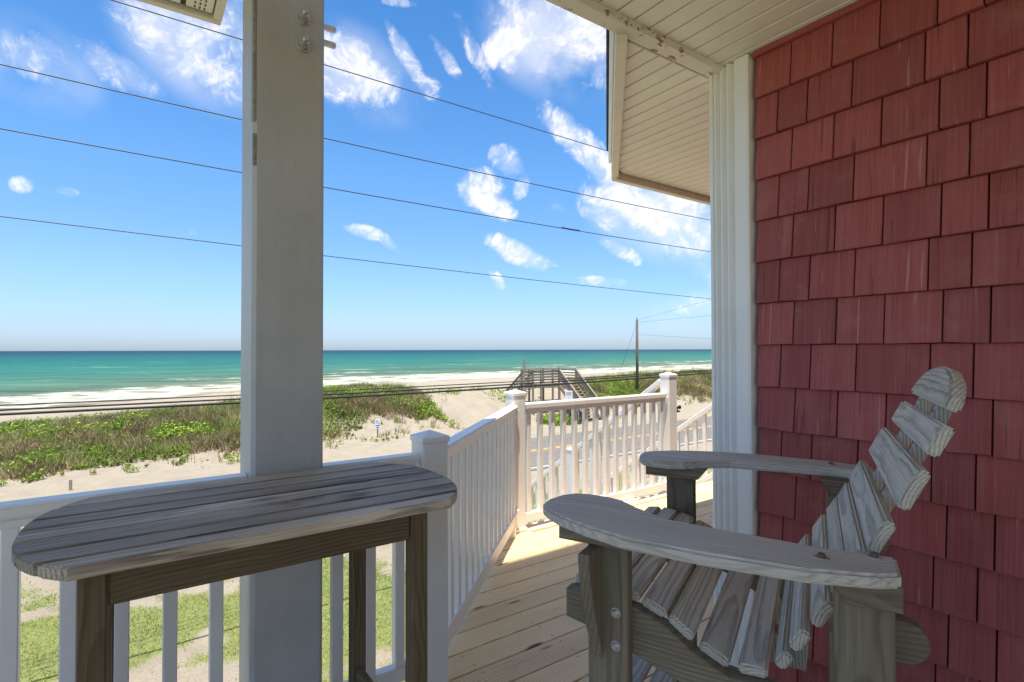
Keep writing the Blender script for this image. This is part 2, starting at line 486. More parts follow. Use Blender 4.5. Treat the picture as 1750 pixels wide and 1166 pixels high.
def link(name, mesh, parent=None, mw=None):
    o = bpy.data.objects.new(name, mesh)
    COL.objects.link(o)
    if parent is not None:
        o.parent = parent
    if mw is not None:
        o.matrix_basis = mw
    return o


def tag(o, label=None, cat=None, group=None, kind=None):
    for k, v in (('label', label), ('category', cat), ('group', group), ('kind', kind)):
        if v:
            o[k] = v
    return o


def thing(name, label, cat, loc=(0, 0, 0), rz=0.0, group=None):
    o = bpy.data.objects.new(name, None)
    COL.objects.link(o)
    o.location = loc
    o.rotation_euler = (0, 0, rz)
    o.empty_display_size = .1
    return tag(o, label, cat, group)


def part(name, parent):
    """an Empty that only holds sub-parts"""
    o = bpy.data.objects.new(name, None)
    COL.objects.link(o)
    o.parent = parent
    return o


def finish(bm, name, mat, smooth=False, gx=0):
    me = bpy.data.meshes.new(name)
    bmesh.ops.recalc_face_normals(bm, faces=bm.faces)
    bm.to_mesh(me)
    bm.free()
    me.materials.append(mat)
    n = len(me.vertices)
    co = np.empty(n * 3, np.float32)
    me.vertices.foreach_get('co', co)
    co = co.reshape(-1, 3)
    order = [gx] + [i for i in (0, 1, 2) if i != gx]
    g = co[:, order] + np.array([random.uniform(0, 40), 0, 0], np.float32)
    a = me.attributes.new('gr', 'FLOAT_VECTOR', 'POINT')
    a.data.foreach_set('vector', g.astype(np.float32).ravel())
    if smooth:
        me.polygons.foreach_set('use_smooth', [True] * len(me.polygons))
    me.update()
    return me


def box_mesh(name, dx, dy, dz, mat, bev=0.002, gx=None, seg=1):
    bm = bmesh.new()
    bmesh.ops.create_cube(bm, size=1)
    bmesh.ops.scale(bm, vec=(dx, dy, dz), verts=bm.verts)
    if bev:
        bmesh.ops.bevel(bm, geom=bm.edges[:], offset=min(bev, .3 * min(dx, dy, dz)), segments=seg, affect='EDGES', clamp_overlap=True)
    if gx is None:
        gx = int(np.argmax((dx, dy, dz)))
    return finish(bm, name, mat, gx=gx)


_cache = {}


def bx(name, parent, mat, x0, x1, y0, y1, z0, z1, bev=.002, share=False, gx=None):
    d = (x1 - x0, y1 - y0, z1 - z0)
    key = (name, mat.name, tuple(round(v, 4) for v in d), bev, gx)
    if share and key in _cache:
        me = _cache[key]
    else:
        me = box_mesh(name, *d, mat, bev, gx)
        _cache[key] = me
    return link(name, me, parent, Matrix.Translation(((x0 + x1) / 2, (y0 + y1) / 2, (z0 + z1) / 2)))


def axes(loc, X, Y, Z):
    return Matrix(((X[0], Y[0], Z[0], loc[0]), (X[1], Y[1], Z[1], loc[1]), (X[2], Y[2], Z[2], loc[2]), (0, 0, 0, 1)))


def bar(name, parent, mat, p, q, w, t, side=(0, 0, 1), bev=.002, share=False):
    """a board from p to q; t is its size along the direction nearest to side, w across"""
    p, q = Vector(p), Vector(q)
    X = (q - p).normalized()
    S = Vector(side)
    Y = S.cross(X).normalized()
    Z = X.cross(Y)
    L = round((q - p).length, 4)
    key = (name, mat.name, L, w, t, bev)
    if share and key in _cache:
        me = _cache[key]
    else:
        me = box_mesh(name, L, w, t, mat, bev, 0)
        _cache[key] = me
    return link(name, me, parent, axes((p + q) / 2, X, Y, Z))


def prism_mesh(name, pts, t, mat, bev=.003, gx=0, seg=1):
    """outline in the local xy plane, thickness t centred on z = 0"""
    bm = bmesh.new()
    lo = [bm.verts.new((x, y, -t / 2)) for x, y in pts]
    hi = [bm.verts.new((x, y, t / 2)) for x, y in pts]
    bm.faces.new(lo[::-1])
    bm.faces.new(hi)
    n = len(pts)
    for i in range(n):
        bm.faces.new((lo[i], lo[(i + 1) % n], hi[(i + 1) % n], hi[i]))
    bmesh.ops.recalc_face_normals(bm, faces=bm.faces)
    if bev:
        es = [e for e in bm.edges if abs(e.verts[0].co.z - e.verts[1].co.z) < 1e-6]
        bmesh.ops.bevel(bm, geom=es, offset=bev, segments=seg, affect='EDGES', clamp_overlap=True)
    return finish(bm, name, mat, gx=gx)


def cyl_mesh(name, r, L, mat, n=14, r2=None, bev=0.0):
    """along local z from 0 to L"""
    bm = bmesh.new()
    bmesh.ops.create_cone(bm, cap_ends=True, segments=n, radius1=r, radius2=r if r2 is None else r2, depth=L)
    bmesh.ops.translate(bm, vec=(0, 0, L / 2), verts=bm.verts)
    if bev:
        es = [e for e in bm.edges if abs(e.verts[0].co.z - e.verts[1].co.z) < 1e-6]
        bmesh.ops.bevel(bm, geom=es, offset=bev, segments=2, affect='EDGES')
    me = finish(bm, name, mat, gx=2)
    me.polygons.foreach_set('use_smooth', [len(p.vertices) == 4 and n > 8 for p in me.polygons])
    return me


def tube_mesh(name, pts, r, mat, n=6):
    P = np.array(pts, float)
    vs, fs = [], []
    for i, p in enumerate(P):
        d = P[min(i + 1, len(P) - 1)] - P[max(i - 1, 0)]
        d /= np.linalg.norm(d)
        a = np.cross(d, (0, 0, 1))
        if np.linalg.norm(a) < 1e-3:
            a = np.cross(d, (1, 0, 0))
        a /= np.linalg.norm(a)
        b = np.cross(a, d)
        for k in range(n):
            w = 2 * math.pi * k / n
            vs.append(p + r * (a * math.cos(w) + b * math.sin(w)))
    for i in range(len(P) - 1):
        for k in range(n):
            fs.append((i * n + k, i * n + (k + 1) % n, (i + 1) * n + (k + 1) % n, (i + 1) * n + k))
    fs.append(tuple(range(n))[::-1])
    fs.append(tuple((len(P) - 1) * n + k for k in range(n)))
    me = bpy.data.meshes.new(name)
    me.from_pydata([tuple(v) for v in vs], [], fs)
    me.materials.append(mat)
    me.polygons.foreach_set('use_smooth', [True] * len(me.polygons))
    return me


# numpy value noise, shared by terrain, lawn and planting
_perm = RNG.random((256, 256))


def vnoise(x, y):
    xi, yi = np.floor(x).astype(int), np.floor(y).astype(int)
    fx, fy = x - xi, y - yi
    fx, fy = fx * fx * (3 - 2 * fx), fy * fy * (3 - 2 * fy)
    g = lambda a, b: _perm[a % 256, b % 256]
    return (g(xi, yi) * (1 - fx) + g(xi + 1, yi) * fx) * (1 - fy) + (g(xi, yi + 1) * (1 - fx) + g(xi + 1, yi + 1) * fx) * fy


def fbm(x, y, s=1.0, o=4):
    v, a, n = 0, .5, 0
    for i in range(o):
        v = v + a * vnoise(x * s + 13.7 * i, y * s + 7.1 * i)
        n += a
        a *= .5
        s *= 2.03
    return v / n


sstep = lambda t: np.clip(t, 0, 1) ** 2 * (3 - 2 * np.clip(t, 0, 1))

# ------------------------------------------------------------------ terrain, sea, road
GZ = -3.69                      # street level below the deck
SEA_Z = -5.2


def shore_v(u):
    return np.interp(u, [-300, -40, -12, 15, 33, 73, 200, 800], [40, 62, 79, 97, 100, 104, 118, 180])


def toe_v(u):
    return np.interp(u, [-80, -4, 4, 7, 12, 16, 20, 29, 33, 38, 45, 120], [27.2, 27.2, 27.3, 29.6, 30.4, 31.5, 28.5, 28.5, 31.0, 31.5, 30.2, 30])


def crest_z(u):
    return np.interp(u, [-80, -5, 0, 5, 9, 13, 17, 20, 24, 29, 33, 38, 45, 60, 120], [-2.85, -2.85, -2.55, -2.22, -1.8, -1.6, -1.8, -2.1, -2.1, -2.2, -1.95, -1.8, -1.55, -1.6, -1.7])


def height(u, v):
    u, v = np.asarray(u, float), np.asarray(v, float)
    tv, cz = toe_v(u), crest_z(u)
    cv = np.maximum(tv + 5.5, 35.0)
    up = sstep((v - tv) / (cv - tv)) ** .8
    h = GZ + (cz - GZ) * up
    dn = sstep((v - cv - 1.5) / 11.0)
    h = h + (-4.25 - cz) * dn
    sv = shore_v(u)
    h = h + np.clip((v - 48) / np.maximum(sv - 48, 5), 0, 2.5) * (SEA_Z + 4.25)
    dune = sstep((v - tv) / 3.0) * (1 - sstep((v - 46) / 8))
    h = h + dune * (fbm(u, v, .45, 4) - .5) * .75
    h = h + (fbm(u, v, .9, 3) - .5) * .10 * sstep((np.abs(v - 21) - 3.6) / 2.0)
    return h


def grass_mask(u, v):
    n = fbm(u * 1.0, v * 1.3, .33, 4)
    m = sstep((n + .75 * (fbm(u + 31, v, 1.9, 4) - .5) - .385) / .20)
    m = m * (1 - sstep((v - 14.6 - .5 * (fbm(u, v, .8, 2) - .5)) / 1.6))
    return m


def axis(parts):
    out = []
    for a, b, s in parts:
        out += list(np.arange(a, b, s))
    out.append(parts[-1][1])
    return np.array(out)


us = axis([(-1600, -200, 200), (-200, -40, 10), (-40, -14, 1.0), (-14, 50, .28), (50, 90, 1.0), (90, 300, 10), (300, 2400, 300)])
vs_ = axis([(-3000, -300, 300), (-300, -20, 20), (-20, 2, 2), (2, 18, .25), (18, 26, .6), (26, 46, .3), (46, 130, 3), (130, 150, 20)])
UU, VV = np.meshgrid(us, vs_)
HH = height(UU, VV)
nu, nv = len(us), len(vs_)


def grid_mesh(name, X, Y, Zz, mat, smooth=True):
    r, c = X.shape
    me = bpy.data.meshes.new(name)
    V = np.stack([X, Y, Zz], -1).reshape(-1, 3)
    i = np.arange(r * c).reshape(r, c)
    F = np.stack([i[:-1, :-1], i[:-1, 1:], i[1:, 1:], i[1:, :-1]], -1).reshape(-1, 4)
    quick(me, V, F, 4)
    me.materials.append(mat)
    if smooth:
        me.polygons.foreach_set('use_smooth', np.ones(len(F), bool))
    return me


def quick(me, V, F, k):
    me.vertices.add(len(V))
    me.vertices.foreach_set('co', V.astype(np.float32).ravel())
    me.loops.add(len(F) * k)
    me.loops.foreach_set('vertex_index', F.astype(np.int32).ravel())
    me.polygons.add(len(F))
    me.polygons.foreach_set('loop_start', np.arange(0, len(F) * k, k, dtype=np.int32))
    me.polygons.foreach_set('loop_total', np.full(len(F), k, np.int32))
    me.update(calc_edges=True)


def fattr(me, name, data):
    a = me.attributes.new(name, 'FLOAT', 'POINT')
    a.data.foreach_set('value', np.asarray(data, np.float32).ravel())


gm = grid_mesh('sand_ground', UU, VV, HH, M['ground'])
fattr(gm, 'grass', grass_mask(UU, VV) * (VV < 17))
rough = (1 - sstep((VV - 17.0) / 1.2)) * .8 + .35 * sstep((VV - toe_v(UU)) / 2)
fattr(gm, 'rough', rough)
tag(link('ground', gm), 'pale beach sand with patchy lawn below the deck and dune ridge', kind='structure')

# sea: rows get longer with distance, out past the visible horizon
sv_rows = np.concatenate([np.arange(0, 60, 1.5), np.geomspace(60, 60000, 90)])
ks = np.linspace(-1.6, 4.2, 120)
base = 95.0
SU = (base + sv_rows)[:, None] * ks[None, :]
SV = np.zeros_like(SU) + shore_v(np.clip(SU, -300, 800)) * np.exp(-sv_rows / 600)[:, None] + 110 * (1 - np.exp(-sv_rows / 600))[:, None] + sv_rows[:, None] - 12
SD = sv_rows[:, None] - 12 + 0 * SU
swell = .28 * np.sin(SD / 11 * 2 * np.pi / 2 + 2.2 * fbm(SU, SV, .02, 2)) * np.exp(-((SD - 45) / 55) ** 2)
sea_m = grid_mesh('sea_surface', SU, SV, SEA_Z + swell, M['sea'])
fattr(sea_m, 'offshore', SD)
tag(link('sea', sea_m), 'turquoise sea with white surf', kind='structure')

rd = thing('road', None, None)
tag(rd, None, None, None, 'structure')
me = bpy.data.meshes.new('road_surface')
xs = np.arange(11.0, 321, 10.0)


def strip(name, u0, u1, v0, v1, z, mat, parent, step=4.0, wob=0.0):
    X = np.linspace(u0, u1, max(2, int((u1 - u0) / step)))
    a = v0 + wob * (fbm(X, X * 0, .5, 3) - .5)
    b = v1 + wob * (fbm(X, X * 0 + 9, .5, 3) - .5)
    m_ = grid_mesh(name, np.stack([X, X]), np.stack([a, b]), np.full((2, len(X)), z), mat)
    return link(name, m_, parent)


bpy.data.meshes.remove(me)
strip('road_surface', -300, 600, 17.75, 24.35, GZ + .018, M['road'], rd, 1.0, .25)
strip('yellow_line', -300, 600, 21.05, 21.15, GZ + .024, M['yellow'], rd)
strip('yellow_line', -300, 600, 21.27, 21.37, GZ + .024, M['yellow'], rd)
strip('edge_line', -300, 600, 18.05, 18.15, GZ + .024, M['white_line'], rd)
# sand blown over the road in front of the left dune
X = np.linspace(-60, 18, 160)
T = np.linspace(0, 1, 14)
XX, TT = np.meshgrid(X, T)
edge = 17.2 + 6.9 * sstep((XX - 8.0 + 3 * (fbm(XX, TT * 0, .3, 3) - .5)) / 9.0)
YY = edge + (25.2 - edge) * TT
ZZ = GZ + .06 + .10 * np.sin(np.pi * np.clip(TT, 0, 1)) * (.6 + .8 * fbm(XX, YY, .4, 3)) - .04 * (TT > .97) - .03 * (TT < .03)
sd_m = grid_mesh('blown_sand', XX, YY, ZZ, M['ground'])
fattr(sd_m, 'grass', np.zeros(XX.size))
fattr(sd_m, 'rough', np.full(XX.size, .12))
tag(link('sand', sd_m), 'pale sand blown across the road', kind='structure')

# ------------------------------------------------------------------ planting on dune and lawn


def scatter(u0, u1, v0, v1, n):
    return RNG.uniform(u0, u1, n), RNG.uniform(v0, v1, n)


def dune_cover(u, v):
    """0..1 how densely the dune is grown over"""
    tv = toe_v(u)
    t = (v - tv) / (np.maximum(tv + 5.5, 35.0) - tv)
    n = fbm(u, v, .5, 4)
    n2 = fbm(u + 50, v, 1.3, 3)
    dense = sstep((t + .22 * (n2 - .5) * 2 - .02) / .10)
    mid = np.interp(u, [-80, 0, 3.5, 5, 13, 15.5, 18.5, 28.5, 32, 36, 120], [0, 0, .12, .26, .14, .0, .1, .2, .2, .10, .08])
    keep = sstep((t - mid + (n - .5) * .9) / .18)
    lowsparse = .16 * (n2 > .52)
    m = dense * np.maximum(keep, lowsparse * (mid > .05))
    m = np.maximum(m, .06 * (n2 > .53) * (t > -.40) * (t < .15) * (u < 17))
    gap = sstep((u - 17.0 - 1.2 * (n - .5)) / 1.6) * (1 - sstep((u - 29.2 + 1.5 * (n - .5)) / 1.6))
    m = m * (1 - gap)
    m = m * (1 - sstep((v - 41) / 6))
    return m


def build_quads(name, C, A, B, tint, mat):
    """quads C +- A +- B as a mesh; leaf shaped: corners at -A, B, A, -B"""
    V = np.stack([C - A, C + B, C + A, C - B], 1).reshape(-1, 3)
    F = np.arange(len(V)).reshape(-1, 4)
    me = bpy.data.meshes.new(name)
    quick(me, V, F, 4)
    me.materials.append(mat)
    fattr(me, 'tint', np.repeat(tint, 4))
    return me


def build_blades(name, P, tip, w, tint, mat):
    d = tip - P
    s = np.cross(d, RNG.normal(size=P.shape))
    s /= np.linalg.norm(s, axis=1)[:, None] + 1e-9
    V = np.stack([P - s * w[:, None], P + s * w[:, None], P + d * .55 + s * w[:, None] * .7 + d * 0, tip], 1).reshape(-1, 3)
    F = np.arange(len(V)).reshape(-1, 4)
    me = bpy.data.meshes.new(name)
    quick(me, V, F, 4)
    me.materials.append(mat)
    fattr(me, 'tint', np.repeat(tint, 4))
    return me


def unit(n):
    a = RNG.normal(size=(n, 3))
    return a / np.linalg.norm(a, axis=1)[:, None]


cu, cv_ = [], []
for u0, u1, v0, v1, n in ((-14, 17, 26.5, 43, 34000), (28, 75, 29, 45, 36000), (75, 140, 29, 45, 9000)):
    a, b = scatter(u0, u1, v0, v1, n)
    cu.append(a)
    cv_.append(b)
cu, cv_ = np.concatenate(cu), np.concatenate(cv_)
cov = dune_cover(cu, cv_)
kp = RNG.random(len(cu)) < cov
cu, cv_, cov = cu[kp], cv_[kp], cov[kp]
ch = height(cu, cv_)
zone = fbm(cu + 20, cv_ * 1.5, .42, 4) + .25 * (fbm(cu, cv_, 1.7, 2) - .5)
low_edge = sstep(1 - (cv_ - toe_v(cu)) / 1.5)
green = sstep((zone - .455) / .10) * .80 + .18
green = np.clip(np.maximum(green, low_edge * .9 * (cu < 4.5)), 0, 1)
isg = RNG.random(len(cu)) < green
# leafy shrubs
gu, gv, gh = cu[isg], cv_[isg], ch[isg]
K = 9
bush = .09 + .42 * sstep((fbm(gu, gv, .8, 3) - .40) / .35)
rep = lambda a: np.repeat(a, K)
n = len(gu) * K
off = unit(n) * (RNG.random(n) ** .5)[:, None]
rad = rep(bush)
Cn = np.stack([rep(gu) + off[:, 0] * rad * .9, rep(gv) + off[:, 1] * rad * .9, rep(gh) + .05 + rad * .75 * (off[:, 2] * .9 + .75)], 1)
A = unit(n)
A[:, 2] *= .5
Bv = np.cross(A, unit(n))
Bv /= np.linalg.norm(Bv, axis=1)[:, None]
sz = RNG.uniform(.045, .10, n)
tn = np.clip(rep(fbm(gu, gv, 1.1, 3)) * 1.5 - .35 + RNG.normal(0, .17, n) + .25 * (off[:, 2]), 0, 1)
tag(link('shrub_foliage', build_quads('shrub_foliage', Cn, A * sz[:, None], Bv * sz[:, None] * .5, tn, M['leaf'])), 'bright green leafy shrubs growing over the dune', kind='stuff')
# dry stems
du, dv_, dh = cu[~isg], cv_[~isg], ch[~isg]
K = 9
n = len(du) * K
P = np.stack([rep(du) + RNG.normal(0, .16, n), rep(dv_) + RNG.normal(0, .16, n), rep(dh) - .03], 1)
lean = RNG.normal(0, .45, (n, 3))
lean[:, 2] = 1
tip = P + lean * (RNG.uniform(.16, .55, n) * rep(.6 + .6 * fbm(du, dv_, .6, 2)))[:, None]
tn = np.clip(rep(fbm(du, dv_, .9, 3)) * 1.2 - .25 + RNG.normal(0, .22, n), 0, 1)
tag(link('dry_undergrowth', build_blades('dry_undergrowth', P, tip, RNG.uniform(.012, .03, n), tn, M['dry'])), 'tangled brown dry stems covering the dune', kind='stuff')
# green and straw grass mixed in everywhere, taller sea oats on the crest
sel = RNG.random(len(cu)) < .55
gu, gv, gh = cu[sel], cv_[sel], ch[sel]
K = 6
n = len(gu) * K
P = np.stack([rep(gu) + RNG.normal(0, .12, n), rep(gv) + RNG.normal(0, .12, n), rep(gh) - .02], 1)
lean = RNG.normal(0, .35, (n, 3))
lean[:, 2] = 1
tip = P + lean * (RNG.uniform(.2, .62, n) * rep(.55 + 1.0 * fbm(gu + 9, gv, .9, 3)))[:, None]
tn = np.clip(rep(fbm(gu, gv, .7, 3)) + RNG.normal(0, .25, n), 0, 1)
tag(link('dune_grass', build_blades('dune_grass', P, tip, RNG.uniform(.010, .022, n), tn, M['blade'])), 'green and straw coloured grass blades on the dune', kind='stuff')
au, av = scatter(4, 17, 33.5, 37, 260)
bu, bv = scatter(30, 70, 34, 39, 420)
au, av = np.concatenate([au, bu]), np.concatenate([av, bv])
ah = height(au, av)
P = np.stack([au, av, ah], 1)
lean = RNG.normal(0, .14, P.shape)
lean[:, 2] = 1
tip = P + lean * RNG.uniform(.7, 1.35, len(P))[:, None]
tag(link('sea_oats_grass', build_blades('sea_oats_grass', P, tip, np.full(len(P), .014), RNG.uniform(.3, .9, len(P)), M['blade'])), 'tall thin sea oats standing on the dune crest', kind='stuff')
# green patch at the foot of the beach walkway and tufts on the open sand
au, av = scatter(22.4, 25.0, 27.2, 29.2, 420)
bu, bv = scatter(16, 25, 30, 40, 900)
kb = (fbm(bu, bv, 1.0, 3) > .66)
au, av = np.concatenate([au, bu[kb]]), np.concatenate([av, bv[kb]])
K = 9
n = len(au) * K
off = unit(n)
Cn = np.stack([rep(au) + off[:, 0] * .2, rep(av) + off[:, 1] * .2, rep(height(au, av)) + .22 + off[:, 2] * .24], 1)
A = unit(n)
Bv = np.cross(A, unit(n))
Bv /= np.linalg.norm(Bv, axis=1)[:, None]
tag(link('path_undergrowth', build_quads('path_undergrowth', Cn, A * .085, Bv * .04, np.clip(RNG.normal(.6, .22, n), 0, 1), M['leaf'])), 'light green weeds beside the foot of the beach stairs', kind='stuff')
# lawn under the porch
lu, lv = scatter(-7, 13, 4.0, 16.4, 190000)
gmk = grass_mask(lu, lv)
kp = RNG.random(len(lu)) < gmk ** 1.4 * .9 + .015
lu, lv = lu[kp], lv[kp]
P = np.stack([lu, lv, height(lu, lv) - .01], 1)
lean = RNG.normal(0, .6, P.shape)
lean[:, 2] = 1
tip = P + lean * RNG.uniform(.025, .07, len(P))[:, None]
tn = np.clip(fbm(lu, lv, .8, 3) * 1.3 - .15 + RNG.normal(0, .2, len(P)), 0, 1)
tag(link('lawn_grass', build_blades('lawn_grass', P, tip, RNG.uniform(.004, .009, len(P)), tn, M['turf'])), 'patchy bright green lawn grass below the deck', kind='stuff')

# ------------------------------------------------------------------ house: shingled wall, trim, ceiling, eaves
WX = 2.0                        # plane of the shingled wall
CZ = 2.475                      # porch ceiling
house = thing('house', 'red shingled beach house with cream porch ceiling and white fluted corner trim', 'house', (WX, 0, 0))
WALL = bx('wall', house, M['tan_blind'], .032, 6.0, -6.0, 1.335, GZ, 7.45, 0)
ROWS = [CZ - .022 - .0 if k < 0 else 2.29 - .1605 * k for k in range(-1, 17)]
JA = [1.165, 1.023, .877, .731, .577, .467, .318, .17]
JB = [1.165, 1.074, .965, .816, .611, .507, .358, .21]


def joints(seq):
    out = list(seq)
    w = [a - b for a, b in zip(seq[1:], seq[2:])]
    i = 0
    while out[-1] > -1.3:
        out.append(out[-1] - w[i % len(w)])
        i += 1
    return out


JA, JB = joints(JA), joints(JB)


def shingle_mesh(w, hgt):
    # bottom edge proud of the wall, top tucked under the course above; local: x out of wall (negative), y along, z up
    bm = bmesh.new()
    t0, t1 = -.030, -.012
    jit = random.uniform(-.0022, .0022)
    co = [(t0, -w / 2, -hgt / 2 + jit), (t0, w / 2, -hgt / 2 - jit), (t1, w / 2, hgt / 2), (t1, -w / 2, hgt / 2)]
    back = [(.028, y, z) for _, y, z in co]
    f = [bm.verts.new(c) for c in co]
    b = [bm.verts.new(c) for c in back]
    bm.faces.new(f)
    bm.faces.new(b[::-1])
    for i in range(4):
        bm.faces.new((f[i], f[(i + 1) % 4], b[(i + 1) % 4], b[i]))
    bmesh.ops.bevel(bm, geom=[e for e in bm.edges if e.verts[0].co.x < 0 and e.verts[1].co.x < 0], offset=.002, segments=1, affect='EDGES')
    return finish(bm, 'shingle', M['shingle'], gx=2)


_sh = {}
for k in range(len(ROWS) - 1):
    zt, zb = ROWS[k], ROWS[k + 1]
    J = JB if k % 2 == 1 else JA
    if k == 0:
        J = JA
    for a, b in zip(J, J[1:]):
        w = a - b - .0045
        key = (round(w, 3), round(zt - zb, 3), random.randrange(3))
        if key not in _sh:
            _sh[key] = shingle_mesh(w, zt - zb - .001)
        link('shingle', _sh[key], WALL, Matrix.Translation((.0 + random.uniform(-.0012, .0012), (a + b) / 2, (zt + zb) / 2)) @ Matrix.Translation(-WALL.location))
bx('frieze_strip', house, M['shingle'], -.034, .03, -3, 1.166, CZ - .024, CZ - .002, .002, gx=1)
# fluted corner trim: profile in (depth, v)
prof = [(-.004, 1.180), (-.036, 1.182), (-.040, 1.190), (-.040, 1.240), (-.022, 1.247)]
for a, b in ((1.247, 1.276), (1.276, 1.306), (1.306, 1.334)):
    prof += [(-.018, a + .003), (-.021, a + .012), (-.040, b - .007), (-.040, b - .002)]
prof += [(-.020, 1.336), (-.038, 1.341), (-.040, 1.350), (-.036, 1.356), (.02, 1.356)]
me = prism_mesh('corner_trim', [(x, y) for x, y in prof] + [(.02, 1.336), (.031, 1.336), (.031, 1.18)], CZ + .02, M['trim'], 0, gx=2)
link('corner_trim', me, house, Matrix.Translation((0, 0, (CZ - .02) / 2 - .004)))
# porch ceiling boards, running from the wall end out to the beam
ceil = part('porch_ceiling', house)
u = -2.5
cb = box_mesh('soffit_board', .0775, 6.30, .012, M['soffit'], .004, 1)
while u < -.03:
    link('soffit_board', cb, ceil, Matrix.Translation((u + .042, -1.85, CZ + .006)))
    u += .0842
bx('backing', ceil, M['groove'], -2.5, .02, -5, 1.30, CZ + .013, CZ + .05, 0)
bx('beam_trim', house, M['peel'], -2.6, .0, 1.296, 1.366, CZ - .022, CZ + .07, .006)
# eave beyond the corner: soffit with a 45 degree clipped edge
eave = part('eave_soffit', house)
EU0, EV1 = 1.484 - WX, 2.44      # the clipped edge runs v = u - .11 (world)


def vcut(uw):
    return min(EV1, uw - .115)


uw = 1.50
while uw < 6.0:
    v1a, v1b = vcut(uw), vcut(uw + .0775)
    if v1b > 1.40:
        me = prism_mesh('soffit_board', [(0, max(1.372, v1a) * 0 + 1.372), (.0775, 1.372), (.0775, v1b), (0, max(1.373, v1a))], .012, M['soffit'], .003, gx=1)
        link('soffit_board', me, eave, Matrix.Translation((uw - WX, 0, 2.462)))
    uw += .0842
me = prism_mesh('backing', [(-.52, 1.38), (4.0, 1.38), (4.0, EV1), (EV1 + .115 - WX, EV1)], .03, M['groove'], 0)
link('backing', me, eave, Matrix.Translation((0, 0, 2.485)))
c45 = EV1 + .115 - WX            # corner of the clipped edge
S2 = math.sqrt(.5)


def along45(name, off, w, z0, z1, mat, ext0=0.0, ext1=0.0, parent=house):
    """board along the clipped edge; off is its near face's distance outward"""
    d = Vector((S2, S2, 0))
    nrm = Vector((-S2, S2, 0))
    e0 = Vector((-.56 - .06, EV1 - c45 - .56 - .06, 0)) + d * -.9
    e1 = Vector((c45, EV1, 0))
    p = e0 + d * ext0 + nrm * (off + w / 2)
    q = e1 + d * ext1 + nrm * (off + w / 2)
    p.z = q.z = (z0 + z1) / 2
    return bar(name, parent, mat, p, q, w, z1 - z0, bev=.003)


along45('fascia', .0, .045, 2.425, 2.60, M['fascia'], 1.0, .018)
along45('drip_edge', .046, .018, 2.52, 2.63, M['trim'], 1.0, .0)
along45('roof_edge', .065, .012, 2.565, 2.66, M['asphalt_shingle'], 1.0, -.10)
bx('fascia', house, M['fascia'], c45 - .018, 4.0, EV1 + .002, EV1 + .047, 2.412, 2.60, .003)
bx('roof_edge', house, M['asphalt_shingle'], c45 - .0, 4.0, EV1 + .048, EV1 + .09, 2.56, 2.66, .004)
me = prism_mesh('roof_deck', [(-.7, 1.37), (4.0, 1.37), (4.0, EV1 + .05), (c45 - .02, EV1 + .05), (-.7, EV1 - c45 - .6)], .04, M['asphalt_shingle'], 0)
link('roof_deck', me, house, Matrix.Translation((0, 0, 2.66)))
# upper storey and its wide roof, above the frame; it shades the porch
bx('upper_roof', house, M['soffit'], -7.5, 6.0, -6.0, 1.745, 7.5, 7.75, 0)
# small roof corner at the top left of the view
ov = thing('roof_overhang', 'brown underside of a roof corner with perforated vents, top left above the column', 'roof overhang', (.265, 2.375, 2.6))
bx('fascia', ov, M['fascia'], -3.0, -.001, -.034, .0, -.012, .16, .003)
bx('fascia', ov, M['fascia'], -.030, .0, -1.2, -.036, -.012, .16, .003)
for k in range(14):
    x1 = -.034 - k * .105
    bx('soffit_panel', ov, M['soffit'], x1 - .088, x1, -1.2, -.048, 0, .01, .003, share=True, gx=1)
    for j in (0,):
        pass
bx('backing', ov, M['groove'], -3.0, -.034, -1.2, -.036, .0105, .03, 0)
# vent holes: rows of small dark slots set just below the panels
bm = bmesh.new()
for k in range(8):
    x1 = -.034 - k * .105
    if k % 2 == 0:
        for r_ in range(3):
            for q in range(38):
                mtx = Matrix.Translation((x1 - .028 - r_ * .016, -.065 - q * .028, -.0015)) @ Matrix.Diagonal((.0045, .012, .002, 1))
                bmesh.ops.create_cube(bm, size=1, matrix=mtx)
vh = finish(bm, 'vent_slots', M['black'])
tag(link('vent_slots', vh, ov), kind='stuff')

# ------------------------------------------------------------------ porch column with bolts
colu = thing('porch_column', 'thick grey-white porch column with two bolts near its top, behind the table', 'column', (.405, 1.935, GZ))
bx('shaft', colu, M['column'], -.110, .110, -.105, .118, 0, 11.2, .012)
bx('flaking_edge', colu, M['flake'], -.1112, -.101, -.1052, -.080, 5.72, 6.6, .002)
bx('flaking_edge', colu, M['flake'], -.1112, -.1, -.1062, -.098, 5.58, 5.68, .002)
for z in (2.403, 2.314):
    b_ = link('bolt', cyl_mesh('bolt', .011, .055, M['galv'], 14, bev=.002), colu, axes((.038, -.105, z - GZ), (1, 0, 0), (0, 0, 1), (0, -1, 0)))
    link('washer', cyl_mesh('washer', .024, .005, M['galv'], 20, bev=.001), b_, Matrix.Translation((0, 0, -.0005)))
    link('nut', cyl_mesh('nut', .018, .017, M['galv'], 6), b_, Matrix.Translation((0, 0, .005)))
for z in (2.480, 2.422):
    link('bolt_end', cyl_mesh('bolt_end', .0115, .085, M['trim'], 14, bev=.003), colu, axes((.10, .03, z - GZ), (0, 0, 1), (0, 1, 0), (1, 0, 0)))

